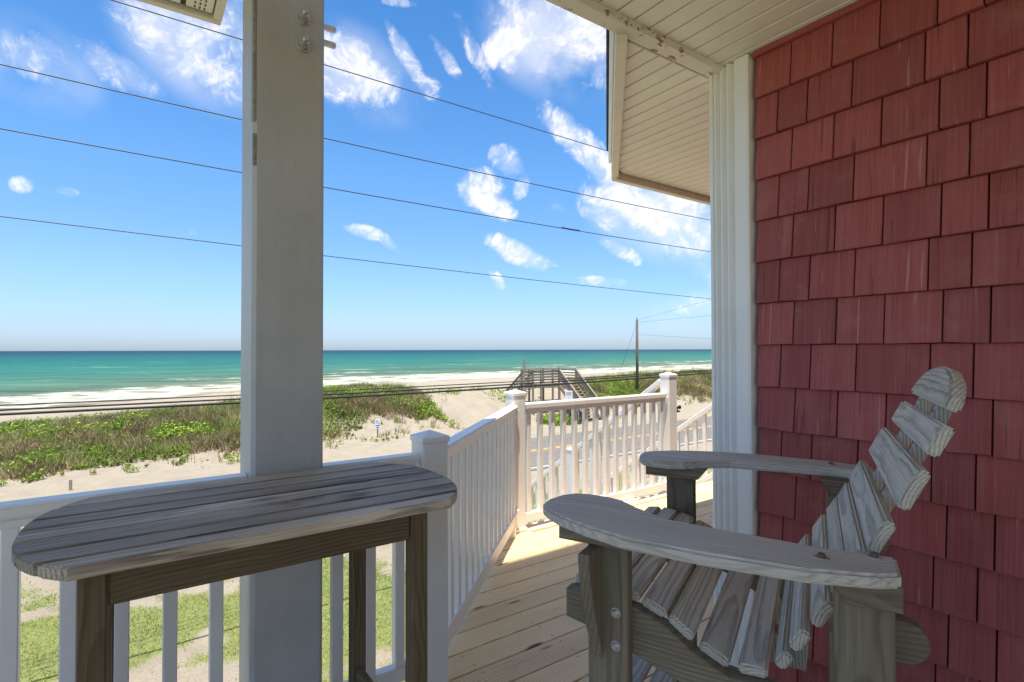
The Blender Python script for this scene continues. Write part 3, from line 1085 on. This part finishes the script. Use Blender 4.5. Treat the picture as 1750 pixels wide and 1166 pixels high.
# ------------------------------------------------------------------ deck
deck = bpy.data.objects.new('porch_floor', None)
COL.objects.link(deck)
tag(deck, 'new pine deck boards running across the porch', None, None, 'structure')
v = 2.0505 - .145 * 22
while v < 3.26:
    v0, v1 = v + .0028, min(v + .1422, 3.262)
    if v1 - v0 > .02:
        if v1 < 1.99:
            pts = [(-3.2, v0), (6.3 if v0 > 1.36 else WX - .002, v0), (6.3 if v0 > 1.36 else WX - .002, v1), (-3.2, v1)]
        else:
            L0, L1 = max(.9, v0 - .985), max(.9, v1 - .985)
            pts = [(L0, v0), (6.3, v0), (6.3, v1), (L1, v1)]
        if v0 < 1.36 < v1:
            pts = [(-3.2, v0), (WX - .002, v0), (WX - .002, 1.36), (6.3, 1.36), (6.3, v1), (-3.2, v1)]
        me = prism_mesh('deck_board', pts, .028, M['pine'], .003)
        link('deck_board', me, deck, Matrix.Translation((0, 0, -.014)))
    v += .145
bm = bmesh.new()
v = 2.0505 - .145 * 22
while v < 3.2:
    for k in range(22):
        u_ = -2.9 + k * .406
        for dv in (.03, .115):
            vv_ = v + dv
            if vv_ > 1.95 and u_ < vv_ - .9 or (u_ > 1.97 and vv_ < 1.38) or vv_ > 3.22:
                continue
            bmesh.ops.create_circle(bm, cap_ends=True, segments=6, radius=.0042, matrix=Matrix.Translation((u_ + random.uniform(-.012, .012), vv_ + random.uniform(-.006, .006), .0008)))
    v += .145
tag(link('deck_screws', finish(bm, 'deck_screws', M['rust']), deck), kind='stuff')
me = prism_mesh('rim_joist', [(-3.2, -1.2), (6.3, -1.2), (6.3, 3.24), (2.28, 3.24), (1.02, 1.97), (-3.2, 1.97)], .22, M['brown_wood'], 0)
link('rim_joist', me, deck, Matrix.Translation((0, 0, -.15)))


def deck_post_leg(x, y):
    bx('support_post', deck, M['brown_wood'], x - .08, x + .08, y - .08, y + .08, GZ - .2, -.26, .004, share=True)


for x, y in ((.4, 1.7), (2.3, 2.9), (6.0, 3.1), (-2.8, 1.8), (6.0, 1.6)):
    deck_post_leg(x, y)

# ------------------------------------------------------------------ white railings


def rail_post(parent, x, y, z0, z1, w=.108, base=True):
    po = bx('post', parent, M['vinyl'], x - w / 2, x + w / 2, y - w / 2, y + w / 2, z0, z1 - .03, .005, share=True)
    bm = bmesh.new()
    h = w / 2 + .004
    a = [bm.verts.new((sx * h, sy * h, z)) for z in (-.021, 0) for sx, sy in ((-1, -1), (1, -1), (1, 1), (-1, 1))]
    top = bm.verts.new((0, 0, .022))
    bm.faces.new(a[3::-1])
    for i in range(4):
        j = (i + 1) % 4
        bm.faces.new((a[i], a[j], a[4 + j], a[4 + i]))
        bm.faces.new((a[4 + i], a[4 + j], top))
    bmesh.ops.bevel(bm, geom=[e for e in bm.edges if top not in e.verts], offset=.0025, segments=1, affect='EDGES')
    cap = link('post_cap', finish(bm, 'post_cap', M['vinyl']), po, Matrix.Translation((0, 0, (z1 - .03 - z0) / 2 + .008)))
    if base:
        bs = link('post_base', box_mesh('post_base', w + .024, w + .024, .028, M['vinyl'], .008), po, Matrix.Translation((0, 0, -(z1 - .03 - z0) / 2 + .014)))
    return po


def rail_profile(name, parent, p, q, w, z0, z1, bev=.008):
    p, q = Vector((*p, (z0 + z1) / 2)), Vector((*q, (z0 + z1) / 2))
    X = (q - p).normalized()
    me = box_mesh(name, (q - p).length, w, z1 - z0, M['vinyl'], bev, 0, 2)
    return link(name, me, parent, axes((p + q) / 2, X, Vector((0, 0, 1)).cross(X), (0, 0, 1)))


def baluster_row(parent, pts, z0, z1, ang, s=.037):
    me = box_mesh('baluster', s, s, z1 - z0, M['vinyl'], .003)
    for x, y in pts:
        link('baluster', me, parent, Matrix.Translation((x, y, (z0 + z1) / 2)) @ Matrix.Rotation(ang, 4, 'Z'))


TOPZ = .914
rA = thing('porch_railing', 'white railing running straight behind the table, shaded by the porch', 'railing', (0, 0, 0), group='white vinyl railings around the deck')
VA = 1.905
for x0, x1 in ((-3.0, .298), (.512, .886)):
    rail_profile('top_rail', rA, (x0, VA), (x1, VA), .070, TOPZ - .038, TOPZ)
    rail_profile('top_rail_base', rA, (x0, VA), (x1, VA), .045, TOPZ - .062, TOPZ - .038, .003)
    rail_profile('bottom_rail', rA, (x0, VA), (x1, VA), .045, .08, .135, .004)
ba = [-.145 - .118 * k for k in range(20)] + [-.0275, .089, .21, .582, .70, .812]
baluster_row(rA, [(x, VA) for x in ba], .13, TOPZ - .06, 0)
P0, P1, P2 = (.940, 1.902), (2.268, 3.2), (3.98, 3.2)
for q in (.286, .524, .874):
    for z0, z1 in ((TOPZ - .092, TOPZ - .03), (.07, .145)):
        bx('rail_bracket', rA, M['vinyl'], q - .011, q + .011, VA - .039, VA + .039, z0, z1, .004, share=True)
rail_post(rA, *P0, 0, 1.0)
rail_post(rA, -2.9, VA, 0, 1.0)

rB = thing('porch_railing', 'white railing slanting from the table corner out to the far deck post', 'railing', (*P0, 0), group='white vinyl railings around the deck')
dB = Vector((P1[0] - P0[0], P1[1] - P0[1], 0))
LB = dB.length
eB = dB / LB
aB = math.atan2(eB.y, eB.x)
rail_profile('top_rail', rB, tuple((eB * .065)[:2]), tuple((eB * (LB - .065))[:2]), .072, TOPZ - .036, TOPZ)
rail_profile('top_rail_base', rB, tuple((eB * .065)[:2]), tuple((eB * (LB - .065))[:2]), .045, TOPZ - .062, TOPZ - .036, .003)
rail_profile('bottom_rail', rB, tuple((eB * .065)[:2]), tuple((eB * (LB - .065))[:2]), .050, .075, .155, .004)
nB = 15
baluster_row(rB, [tuple((eB * (.065 + (LB - .13) * (k + .62) / (nB + .24)))[:2]) for k in range(nB)], .15, TOPZ - .06, aB)
for s in (.075, LB - .078):
    for z0, z1 in ((TOPZ - .088, TOPZ - .03), (.06, .175)):
        c = eB * s
        link('rail_bracket', box_mesh('rail_bracket', .022, .082, z1 - z0, M['vinyl'], .004), rB, Matrix.Translation((c.x, c.y, (z0 + z1) / 2)) @ Matrix.Rotation(aB, 4, 'Z'))
bar('foot_block', rB, M['vinyl'], eB * (LB - .17) + Vector((0, 0, .035)), eB * (LB - .11) + Vector((0, 0, .035)), .05, .07)

rC = thing('porch_railing', 'white railing at the far end of the deck, its top rail in full sun', 'railing', (*P1, 0), group='white vinyl railings around the deck')
LC = P2[0] - P1[0]
rail_profile('top_rail', rC, (.057, 0), (LC - .057, 0), .070, TOPZ - .042, TOPZ + .003)
rail_profile('top_rail_base', rC, (.057, 0), (LC - .057, 0), .045, TOPZ - .070, TOPZ - .042, .003)
rail_profile('bottom_rail', rC, (.057, 0), (LC - .057, 0), .046, .045, .112, .004)
baluster_row(rC, [(x - P1[0], 0) for x in [2.381 + .1145 * k for k in range(14)]], .11, TOPZ - .068, 0)
rail_profile('kick_strip', rC, (.07, -.095), (LC - .1, -.055), .03, .0, .028, .006)
for q in (.066, LC - .066):
    for z0, z1 in ((TOPZ - .092, TOPZ - .03), (.035, .125)):
        bx('rail_bracket', rC, M['vinyl'], q - .011, q + .011, -.039, .039, z0, z1, .004, share=True)
bar('foot_block', rC, M['vinyl'], (LC * .62, -.05, .022), (LC * .62 + .16, -.05, .022), .05, .04)
rail_post(rC, 0, 0, 0, 1.022)
p2 = rail_post(rC, LC, 0, 0, 1.105)
lt = part('gate_latch', p2)
lt.location = (.054, -.035, .225)
bx('latch_plate', lt, M['black'], 0, .012, -.02, .025, -.028, .028, .003)
bx('latch_arm', lt, M['black'], .012, .07, -.012, .006, .008, .024, .003)
bx('latch_arm', lt, M['black'], .012, .055, -.012, .006, -.026, -.012, .003)
bx('latch_hook', lt, M['black'], .045, .062, -.014, .008, .0, .034, .003)

# stairs going down from the deck towards the road
st = thing('deck_stairs', 'wooden stairs leading down from the far deck opening to the ground', 'stairs', (4.0, 3.27, 0))
SL = .685
nst = 20
run = .185 / SL
for k in range(nst):
    bx('tread', st, M['pine'], .02, 1.06, k * run, k * run + .27, -.185 * (k + 1) - .035, -.185 * (k + 1), .003, share=True)
for x in (.0, 1.06):
    bar('stringer', st, M['vinyl'], (x, 0, -.22), (x, nst * run, -.22 - nst * .185), .035, .24)


def stair_rail(x, y0, ztop, n, label, base0):
    r = thing('stair_railing', label, 'railing', (x, y0, 0), group='white railings down the deck stairs')
    L = nst * run - .2
    bar('top_rail', r, M['vinyl'], (0, 0, ztop), (0, L, ztop - SL * L), .062, .05, bev=.006)
    bar('bottom_rail', r, M['vinyl'], (0, 0, base0), (0, L, base0 - SL * L), .045, .05, bev=.004)
    h = ztop - base0
    me = box_mesh('baluster', .037, .037, h - .03, M['vinyl'], .003)
    q = .11
    while q < L:
        link('baluster', me, r, Matrix.Translation((0, q, (ztop + base0) / 2 - SL * q)))
        q += .118
    return r


sL = stair_rail(3.97, 3.262, 1.02, 0, 'white stair railing descending behind the far deck railing', .17)
rail_post(sL, 0, 1.26, -2.2, .235, .1, False)
rail_post(sL, 0, 3.5, -3.7, -1.30, .1, False)
sR = stair_rail(5.09, 3.262, .862, 0, 'white stair railing descending on the right, beside the corner trim', .13)
rail_post(sR, 0, .0, -.3, 1.08, .1, False)
rail_post(sR, 0, 3.5, -3.7, -1.45, .1, False)

# ------------------------------------------------------------------ table
tb = thing('side_table', 'weathered grey slatted bar table with rounded ends in front of the railing', 'table', (.284, 1.50, 0))
TW, TL = .565, .966
ZT = .93
edges = [-.282, -.222, -.146, -.058, .030, .106, .200, .283]


def end_x(y):                   # outline of the rounded ends
    a = abs(y) / .30
    return TL / 2 - .118 * a ** 2.6 - .014 * a ** 8


for a, b in zip(edges, edges[1:]):
    y0, y1 = a + .005, b - .005
    ys = np.linspace(y0, y1, 5)
    pts = [(end_x(y), y) for y in ys] + [(-end_x(y), y) for y in ys[::-1]]
    me = prism_mesh('slat', pts, .025, M['table_wood'], .003, seg=2)
    link('slat', me, tb, Matrix.Translation((0, 0, ZT - .0125 + random.uniform(-.001, .001))))
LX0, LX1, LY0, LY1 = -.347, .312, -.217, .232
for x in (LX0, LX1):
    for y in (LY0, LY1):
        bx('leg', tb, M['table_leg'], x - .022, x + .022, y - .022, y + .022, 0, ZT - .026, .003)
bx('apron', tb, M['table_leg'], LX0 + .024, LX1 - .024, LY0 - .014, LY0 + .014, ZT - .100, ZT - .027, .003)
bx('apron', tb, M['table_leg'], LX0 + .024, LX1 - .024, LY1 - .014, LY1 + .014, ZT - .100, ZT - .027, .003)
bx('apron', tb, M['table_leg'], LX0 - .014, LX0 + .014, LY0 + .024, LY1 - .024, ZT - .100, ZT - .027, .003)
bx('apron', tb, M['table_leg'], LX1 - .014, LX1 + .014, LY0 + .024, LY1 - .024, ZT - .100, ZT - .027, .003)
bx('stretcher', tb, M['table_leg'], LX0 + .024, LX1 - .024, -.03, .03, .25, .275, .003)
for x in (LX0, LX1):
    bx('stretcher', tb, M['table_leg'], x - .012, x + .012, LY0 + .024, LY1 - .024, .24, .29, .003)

# ------------------------------------------------------------------ tall adirondack chair
SH = R(64.5)
sv_ = Vector((math.sin(SH), math.cos(SH), 0))
av_ = Vector((-sv_.y, sv_.x, 0))
ch_ = thing('adirondack_chair', 'tall weathered grey wooden chair with curved slatted back by the red wall', 'chair', (.803, .871, 0), math.atan2(av_.y, av_.x))
CS = .655                       # distance between the arm centre lines


def cl(a, s, z):                # forward, across (away from the camera), up -> chair space
    return Vector((a, -s, z))


# arms
ZA = .97
inner = [(-.551, -.022), (-.44, -.030), (-.3, -.016), (-.178, -.002), (-.104, .046), (-.06, .083), (-.02, .098), (.03, .099), (.061, .090), (.083, .060), (.094, .012)]
outer = [(.092, -.020), (.078, -.045), (.054, -.066), (.02, -.090), (-.05, -.122), (-.13, -.148), (-.272, -.157), (-.426, -.148), (-.52, -.120), (-.549, -.102)]


def arm_mesh(flip):
    pts = [(a, -s if not flip else s) for a, s in inner + outer]
    return prism_mesh('arm', pts, .0235, M['arm_wood'], .005, seg=2)


for s0, fl in ((0, False), (CS, True)):
    am = link('arm', arm_mesh(fl), ch_, Matrix.Translation(cl(-.03 if fl else 0, s0, ZA - .01175)))
    for a, s in ((-.445, -.085), (-.520, -.040)):
        s = s if not fl else -s
        bo = link('bolt', cyl_mesh('bolt', .0065, .007, M['rust'], 6), am, Matrix.Translation((a, -s, .0117)))
        link('washer', cyl_mesh('washer', .0115, .002, M['galv'], 18), bo, Matrix.Translation((0, 0, -.0005)))
# legs, cleats, brackets
for s0, sg in ((0, 1), (CS, -1)):
    o_ = -.032 * sg
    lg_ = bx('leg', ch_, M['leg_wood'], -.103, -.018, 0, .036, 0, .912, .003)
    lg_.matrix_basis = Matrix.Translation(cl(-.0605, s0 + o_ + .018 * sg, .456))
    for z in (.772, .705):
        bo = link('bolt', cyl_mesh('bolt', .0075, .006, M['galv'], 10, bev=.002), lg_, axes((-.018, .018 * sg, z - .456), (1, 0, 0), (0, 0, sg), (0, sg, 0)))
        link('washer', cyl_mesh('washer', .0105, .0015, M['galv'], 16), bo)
    pts = [(-.052, .0), (.034, 0), (.034, .026), (-.095, .026), (-.12, 0)]
    cm = prism_mesh('arm_cleat', [(.036, 0), (.036, .0335), (-.150, .0335), (-.122, 0)], .11, M['leg_wood'], .002)
    link('arm_cleat', cm, ch_, axes(cl(0, s0 - .005 * sg, .912), (1, 0, 0), (0, 0, 1), (0, -1, 0)))
    # curved bracket on the outer face of the leg
    br = [(0, 0), (.078, 0)] + [(.078 * (1 - t ** 1.5) + .002, -.235 * t) for t in np.linspace(.08, 1, 10)]
    bmsh = prism_mesh('arm_bracket', br, .024, M['leg_wood'], .002, gx=1)
    link('arm_bracket', bmsh, ch_, axes(cl(-.040, s0 + o_, .909), (0, sg, 0), (0, 0, 1), (sg, 0, 0)))
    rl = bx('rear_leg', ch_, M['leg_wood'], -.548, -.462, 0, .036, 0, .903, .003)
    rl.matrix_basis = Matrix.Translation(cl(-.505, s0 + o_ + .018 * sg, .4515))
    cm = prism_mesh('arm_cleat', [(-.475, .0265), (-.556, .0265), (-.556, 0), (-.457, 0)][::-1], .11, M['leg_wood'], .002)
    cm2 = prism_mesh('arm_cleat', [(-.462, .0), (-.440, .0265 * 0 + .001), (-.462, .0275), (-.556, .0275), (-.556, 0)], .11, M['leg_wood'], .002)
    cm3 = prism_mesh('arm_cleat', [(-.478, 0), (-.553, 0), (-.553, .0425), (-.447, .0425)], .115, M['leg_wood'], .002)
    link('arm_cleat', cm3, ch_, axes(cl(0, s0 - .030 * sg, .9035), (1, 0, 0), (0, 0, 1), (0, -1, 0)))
# slats: front face given by two points (lower or front, upper or rear) in (a, z); far and near ends
seat = [((.036, .806), (-.006, .812)), ((-.014, .812), (-.060, .806)), ((-.066, .805), (-.112, .792)), ((-.120, .790), (-.168, .770)), ((-.177, .766), (-.224, .734)),
        ((-.236, .728), (-.290, .702)), ((-.302, .703), (-.354, .706))]
back = [((-.364, .718), (-.382, .748), .030, .625), ((-.388, .758), (-.412, .796), .030, .625), ((-.424, .810), (-.452, .858), .030, .625), ((-.458, .866), (-.486, .912), .035, .62),
        ((-.484, .908), (-.508, .955), .045, .61), ((-.512, .959), (-.541, 1.015), .030, .625), ((-.557, 1.038), (-.591, 1.107), .040, .615), ((-.604, 1.128), (-.630, 1.180), .075, .580)]
# profile of the near ends of the slats is hidden detail of the cap
ST = .021


def slat(p, q, s0, s1, mat, cut=0.0):
    p, q = Vector((p[0], 0, p[1])), Vector((q[0], 0, q[1]))
    e = (q - p)
    w = e.length
    e.normalize()
    nrm = Vector((e.z, 0, -e.x))
    if nrm.z < 0 and abs(nrm.z) > abs(nrm.x):
        nrm = -nrm
    if abs(nrm.x) >= abs(nrm.z) and nrm.x < 0:
        nrm = -nrm
    L = s1 - s0
    me = box_mesh('slat', L, w, ST, mat, .0045, 0, 2)
    c = (p + q) / 2 - nrm * ST / 2
    X = Vector((0, -1, 0))
    Z_ = nrm
    Y_ = Z_.cross(X)
    return link('slat', me, ch_, axes(cl(c.x, (s0 + s1) / 2, c.z), X, Y_, Z_))


for i, (p, q) in enumerate(seat):
    slat(p, q, .028, .627, M['grey_slat'])
for p, q, s0, s1 in back:
    slat(p, q, s0, s1, M['grey_slat'])
# rounded head board
e = Vector((-.655 + .640, 0, 1.262 - 1.205)).normalized()
e = Vector((-.40, 0, .917)).normalized()
nrm = Vector((.917, 0, .40))
hw = .195
dome = [(-hw, 0), (hw, 0)] + [(hw * math.cos(t) ** .9 if math.cos(t) > 0 else -hw * (-math.cos(t)) ** .9, .078 * math.sin(t)) for t in np.linspace(.12, math.pi - .12, 15)]
hb = prism_mesh('head_board', dome, .028, M['grey_slat'], .006, seg=2)
link('head_board', hb, ch_, axes(cl(-.640, CS / 2, 1.203) - nrm * .012, (0, -1, 0), e, nrm))
# side boards of the seat and the curved supports of the back
top = [(.049, .779), (-.004, .790), (-.11, .770), (-.17, .748), (-.22, .712), (-.29, .680), (-.355, .684)]
bot = [(-.40, .66), (-.44, .60), (-.42, .575), (-.33, .58), (-.214, .640), (-.083, .682), (-.02, .705), (.049, .718)]
sm = prism_mesh('seat_side_board', [(a, z) for a, z in top + bot], .036, M['leg_wood'], .003, gx=0)
for s0 in (.024, CS - .024):
    link('seat_side_board', sm, ch_, axes(cl(0, s0, 0), (1, 0, 0), (0, 0, 1), (0, -1, 0)))
curve_f = [(-.33, .680), (-.372, .692), (-.402, .742), (-.435, .800), (-.475, .868), (-.532, .968), (-.578, 1.055), (-.622, 1.145), (-.662, 1.235)]
backs = [(a - .0235, z - .011) for a, z in curve_f]
outl = curve_f + [(-.668, 1.248), (-.680, 1.248), (-.688, 1.236)] + backs[::-1][:-2] + [(-.415, .62), (-.34, .62)]
sp = prism_mesh('back_support', outl, .034, M['grey_wood'], .003, gx=1)
for s0 in (.235, .425):
    link('back_support', sp, ch_, axes(cl(0, s0, 0), (1, 0, 0), (0, 0, 1), (0, -1, 0)))
rnd_ = [(-.505, .774), (-.505, .846)] + [(-.566 - .036 * math.sin(t), .810 + .036 * math.cos(t)) for t in np.linspace(0, math.pi, 10)]
rm = prism_mesh('rear_brace', rnd_, .034, M['leg_wood'], .003)
for s0 in (.045, CS - .045):
    link('rear_brace', rm, ch_, axes(cl(0, s0, 0), (1, 0, 0), (0, 0, 1), (0, -1, 0)))
bar('cross_rail', ch_, M['leg_wood'], cl(-.52, .03, .79), cl(-.52, CS - .03, .79), .036, .075)
bar('front_apron', ch_, M['grey_wood'], cl(.030, .035, .745), cl(.030, CS - .035, .745), .022, .085, bev=.004)
# footrest boards between the legs
for a, z in ((-.010, .385), (-.085, .372), (-.16, .36)):
    bar('footrest_slat', ch_, M['grey_slat'], cl(a + .03, .03, z), cl(a + .03, CS - .03, z), .062, .022, bev=.004)
for s0 in (.024, CS - .024):
    bar('foot_stretcher', ch_, M['leg_wood'], cl(.08, s0, .345), cl(-.55, s0, .30), .03, .07)

# ------------------------------------------------------------------ beach walkway over the dune
wk = thing('beach_walkway', 'weathered wooden dune crossing with slatted railings and stairs down to the sand', 'walkway', (22.2, 30.3, 0))
FZ = -1.14
PW, PD = 4.85, 1.9
B_ = M['brown_wood']
nb = 34
fb = box_mesh('floor_board', PW / nb - .012, PD, .04, B_, 0, 1)
for k in range(8, nb):
    link('floor_board', fb, wk, Matrix.Translation(((k + .5) * PW / nb, PD / 2, FZ - .02)))
for y in (.02, PD - .06):
    bx('joist', wk, B_, 1.1, PW, y, y + .05, FZ - .24, FZ - .042, 0)
RT_ = FZ + 1.03


def wpost(x, y, z0=None, z1=None, w=.11):
    zg = float(height(22.2 + x, 30.3 + y)) - .2
    bx('post', wk, B_, x - w / 2, x + w / 2, y - w / 2, y + w / 2, zg if z0 is None else z0, RT_ if z1 is None else z1, 0)


def wrail(p, q, n=4, dz=.20, cap=True, share=False):
    p, q = Vector(p), Vector(q)
    for k in range(n):
        off = Vector((0, 0, -.12 - k * dz))
        bar('rail_slat', wk, B_, p + off, q + off, .035, .09, bev=0)
    if cap:
        bar('rail_cap', wk, B_, p, q, .14, .04, bev=0)


wpost(.05, .0, None, .66, .12)
for x in (.82, 1.55, 2.62, 3.25):
    wpost(x, 0)
wpost(3.25 + 1.6, 0)
for x in (1.2, 1.9, 3.25, 4.8):
    wpost(x, PD)
wrail((.05, 0, RT_), (3.25, 0, RT_))
wrail((.05 + 1.2, PD, RT_ + .02), (4.85, PD, RT_ + .02))
wrail((4.85, 0, RT_), (4.85, PD, RT_))
wrail((.05, 0, RT_), (.05, 2.1, RT_ - 1.5))
wrail((1.1, .25, RT_), (1.1, 2.1, RT_ - 1.35))
wpost(.05, 2.1, None, RT_ - 1.5)
wpost(1.1, 2.1, None, RT_ - 1.35)
for k in range(9):
    bx('tread', wk, B_, .10, 1.06, .05 + k * .25, .05 + k * .25 + .24, FZ - .17 * (k + 1) - .04, FZ - .17 * (k + 1), 0, share=True)
# stairs towards the road
nS = 13
rs = (FZ - GZ - .03) / nS
rn = 2.9 / nS
for k in range(nS):
    bx('tread', wk, B_, 3.27, 4.83, -(k + 1) * rn - .02, -k * rn + .01, FZ - rs * (k + 1) - .045, FZ - rs * (k + 1), 0, share=True)
for x in (3.25, 4.85):
    bar('stringer', wk, B_, (x, 0, FZ - .22), (x, -2.85, FZ - .22 - rs / rn * 2.85), .05, .26, bev=0)
    wrail((x, 0, RT_), (x, -2.75, RT_ - rs / rn * 2.75), 4, .17)
    wpost(x, -1.4, GZ - .2, RT_ - rs / rn * 1.4)
    wpost(x, -2.7, GZ - .2, RT_ - rs / rn * 2.7)

# ------------------------------------------------------------------ signs, stake, pole, wires


def sign(name, label, u, v, zb, w, h, z_panel, prints, face=-1):
    zg = float(height(u, v))
    s = thing(name, label, 'sign', (u, v, zg))
    # turned square to the deck it is read from
    s.rotation_euler = (0, 0, -math.atan2(u, v) * .8)
    bx('post', s, M['pole_wood'], -.03, .03, .012, .06, -.2, z_panel - zg + h * .45, 0)
    pn = bx('panel', s, M['sign'], -w / 2, w / 2, -.012, .010, z_panel - zg - h / 2, z_panel - zg + h / 2, .004)
    for x0, x1, y0, y1, mt in prints:
        bx('print', pn, M[mt], x0 * w, x1 * w, -.0155, -.012, y0 * h, y1 * h, 0)
    return s


sign('beach_sign', 'small white sign with blue bands on a thin post at the foot of the dune', 11.4, 29.75, 0, .30, .55, -2.93,
     [(-.4, .4, -.22, -.10, 'ink_blue'), (-.25, .25, -.42, -.32, 'ink_blue'), (-.28, -.12, .12, .42, 'ink_grey'), (-.02, .14, .02, .40, 'ink_grey'), (.22, .36, -.02, .08, 'black')])
bx_ = sign('notice_sign', 'square white notice with a red line left of the beach stairs', 23.75, 27.3, 0, .50, .56, -1.72,
           [(-.35, .35, .06, .12, 'ink_red'), (-.38, .38, .30, .36, 'ink_grey'), (-.38, .38, .18, .23, 'ink_grey'), (-.38, .38, -.12, -.07, 'ink_grey'), (-.05, .05, -.40, -.30, 'ink_grey')])
sign('notice_sign', 'narrow white notice below the square one beside the green weeds', 23.45, 26.9, 0, .28, .5, -2.35, [(-.3, .3, .2, .28, 'ink_grey'), (-.3, .3, 0, .06, 'ink_grey')])
sign('notice_sign', 'blue and white notice at the foot of the beach stairs', 24.3, 26.9, 0, .34, .5, -2.35, [(-.4, .4, .02, .4, 'ink_blue'), (-.3, .3, -.3, -.22, 'ink_grey')])
sign('notice_sign', 'small white notice right of the beach stairs', 29.2, 29.0, 0, .24, .42, -2.45, [(-.3, .3, .1, .2, 'ink_grey')])
bn = thing('litter_bin', 'dark bin standing left of the beach stairs', 'bin', (24.55, 27.5, float(height(24.55, 27.5))))
bx('body', bn, M['black'], -.35, .35, -.25, .25, .12, .82, .02)
bx('base', bn, M['road'], -.4, .4, -.3, .3, -.05, .1, .01)
for x in (-.37, .0, .37):
    bx('rail', bn, M['sign'], x - .03, x + .03, -.29, -.25, .1, .8, .004, share=True)
stk = link('wooden_stake', box_mesh('wooden_stake', .09, .09, .5, B_, .01), None, Matrix.Translation((-1.85, 24.5, GZ + .22)))
tag(stk, 'short wooden stake in the sand beyond the left railing', 'stake')

pole = thing('utility_pole', 'slim dark wooden utility pole standing by the dune on the right', 'utility pole', (37.9, 34.0, 0))
zg = float(height(37.9, 34.0))
link('pole', cyl_mesh('pole', .15, 4.05 - zg + .5, M['pole_wood'], 12, .11), pole, Matrix.Translation((0, 0, zg - .5)))
link('top_pin', cyl_mesh('top_pin', .04, .2, M['conductor'], 8), pole, Matrix.Translation((0, 0, 4.05)))


def on_ray(x, y, v):
    d = bearing(x, y)
    t = v / d.y
    return Vector((d.x * t, d.y * t, EYE + d.z * t))


def wire(label, pts, r, mat, group, name='power_line', n=26):
    """parabola through three points given as (u, z) at distance v"""
    P_ = []
    (u0, z0), (u1, z1), (u2, z2), v = pts
    cf = np.polyfit([u0, u1, u2], [z0, z1, z2], 2)
    for u_ in np.linspace(-16, 34, n):
        P_.append((u_, v, np.polyval(cf, u_)))
    o = link(name, tube_mesh(name, P_, r, mat))
    return tag(o, label, 'power line', group)


WV = 10.3
kz = WV / 12.0
cv = lambda p: (p[0] * kz, EYE + (p[1] - EYE) * kz)
GW = 'overhead lines along the road'
wire('thin overhead line crossing highest, above the porch column bolts', (cv((-.41, 7.643)), cv((3.334, 7.615)), cv((12.254, 7.545)), WV), .0095, M['conductor'], GW)
wire('second overhead line from the top, running to the middle of the corner trim', (cv((-1.865, 6.027)), cv((3.339, 5.98)), cv((17.66, 6.092)), WV), .0095, M['conductor'], GW)
w3 = wire('third overhead line from the top, with a thick splice in it', (cv((-1.855, 4.964)), cv((3.342, 4.894)), cv((17.753, 4.92)), WV), .0095, M['conductor'], GW)
wire('lowest of the four thin overhead lines in the sky', (cv((-1.841, 3.518)), cv((3.347, 3.386)), cv((17.728, 3.167)), WV), .0075, M['conductor'], GW)
sp_ = [on_ray(960, 389, WV), on_ray(990, 394.5, WV)]
link('splice', tube_mesh('splice', [sp_[0], (sp_[0] + sp_[1]) / 2 - Vector((0, 0, .008)), sp_[1]], .020, M['cable'], 8), w3)
GB = 'thick black cables level with the railing'
lowc = lambda y0, y1, y2: (lambda q: (q[0][0::2], q[1][0::2], q[2][0::2], WV))([tuple(on_ray(x, y, WV)) for x, y in ((0, y0), (560, y1), (1200, y2))])
wire('lowest and thickest of the three black cables across the dune', lowc(708.5, 680.5, 638.5), .022, M['cable'], GB)
wire('middle of the three black cables across the dune', lowc(701, 674.5, 635), .016, M['cable'], GB)
wire('topmost and thinnest of the three black cables across the dune', lowc(693, 668.5, 633), .011, M['cable'], GB)
top_p = Vector((37.9, 34.0, 4.05))
GP = 'thin wires fixed to the utility pole'
for lab, a, b in (('faint wire climbing right from the top of the utility pole', (37.9, 34.0, 4.0), on_ray(1240, 505, 22)),
                  ('faint wire running right, just below the top of the pole', (37.9, 34.0, 3.8), on_ray(1240, 537, 24)),
                  ('faint level wire running right from the upper part of the pole', (37.9, 34.0, 2.7), on_ray(1240, 581, 26)),
                  ('steep guy wire slanting down left from the pole top', (37.9, 34.0, 3.9), on_ray(1058, 640, 33)),
                  ('second guy wire slanting down left beside the first', (37.9, 34.0, 3.6), on_ray(1049, 660, 34))):
    o = link('pole_wire', tube_mesh('pole_wire', [Vector(a), Vector(b)], .008, M['conductor'], 5))
    tag(o, lab, 'wire', GP)
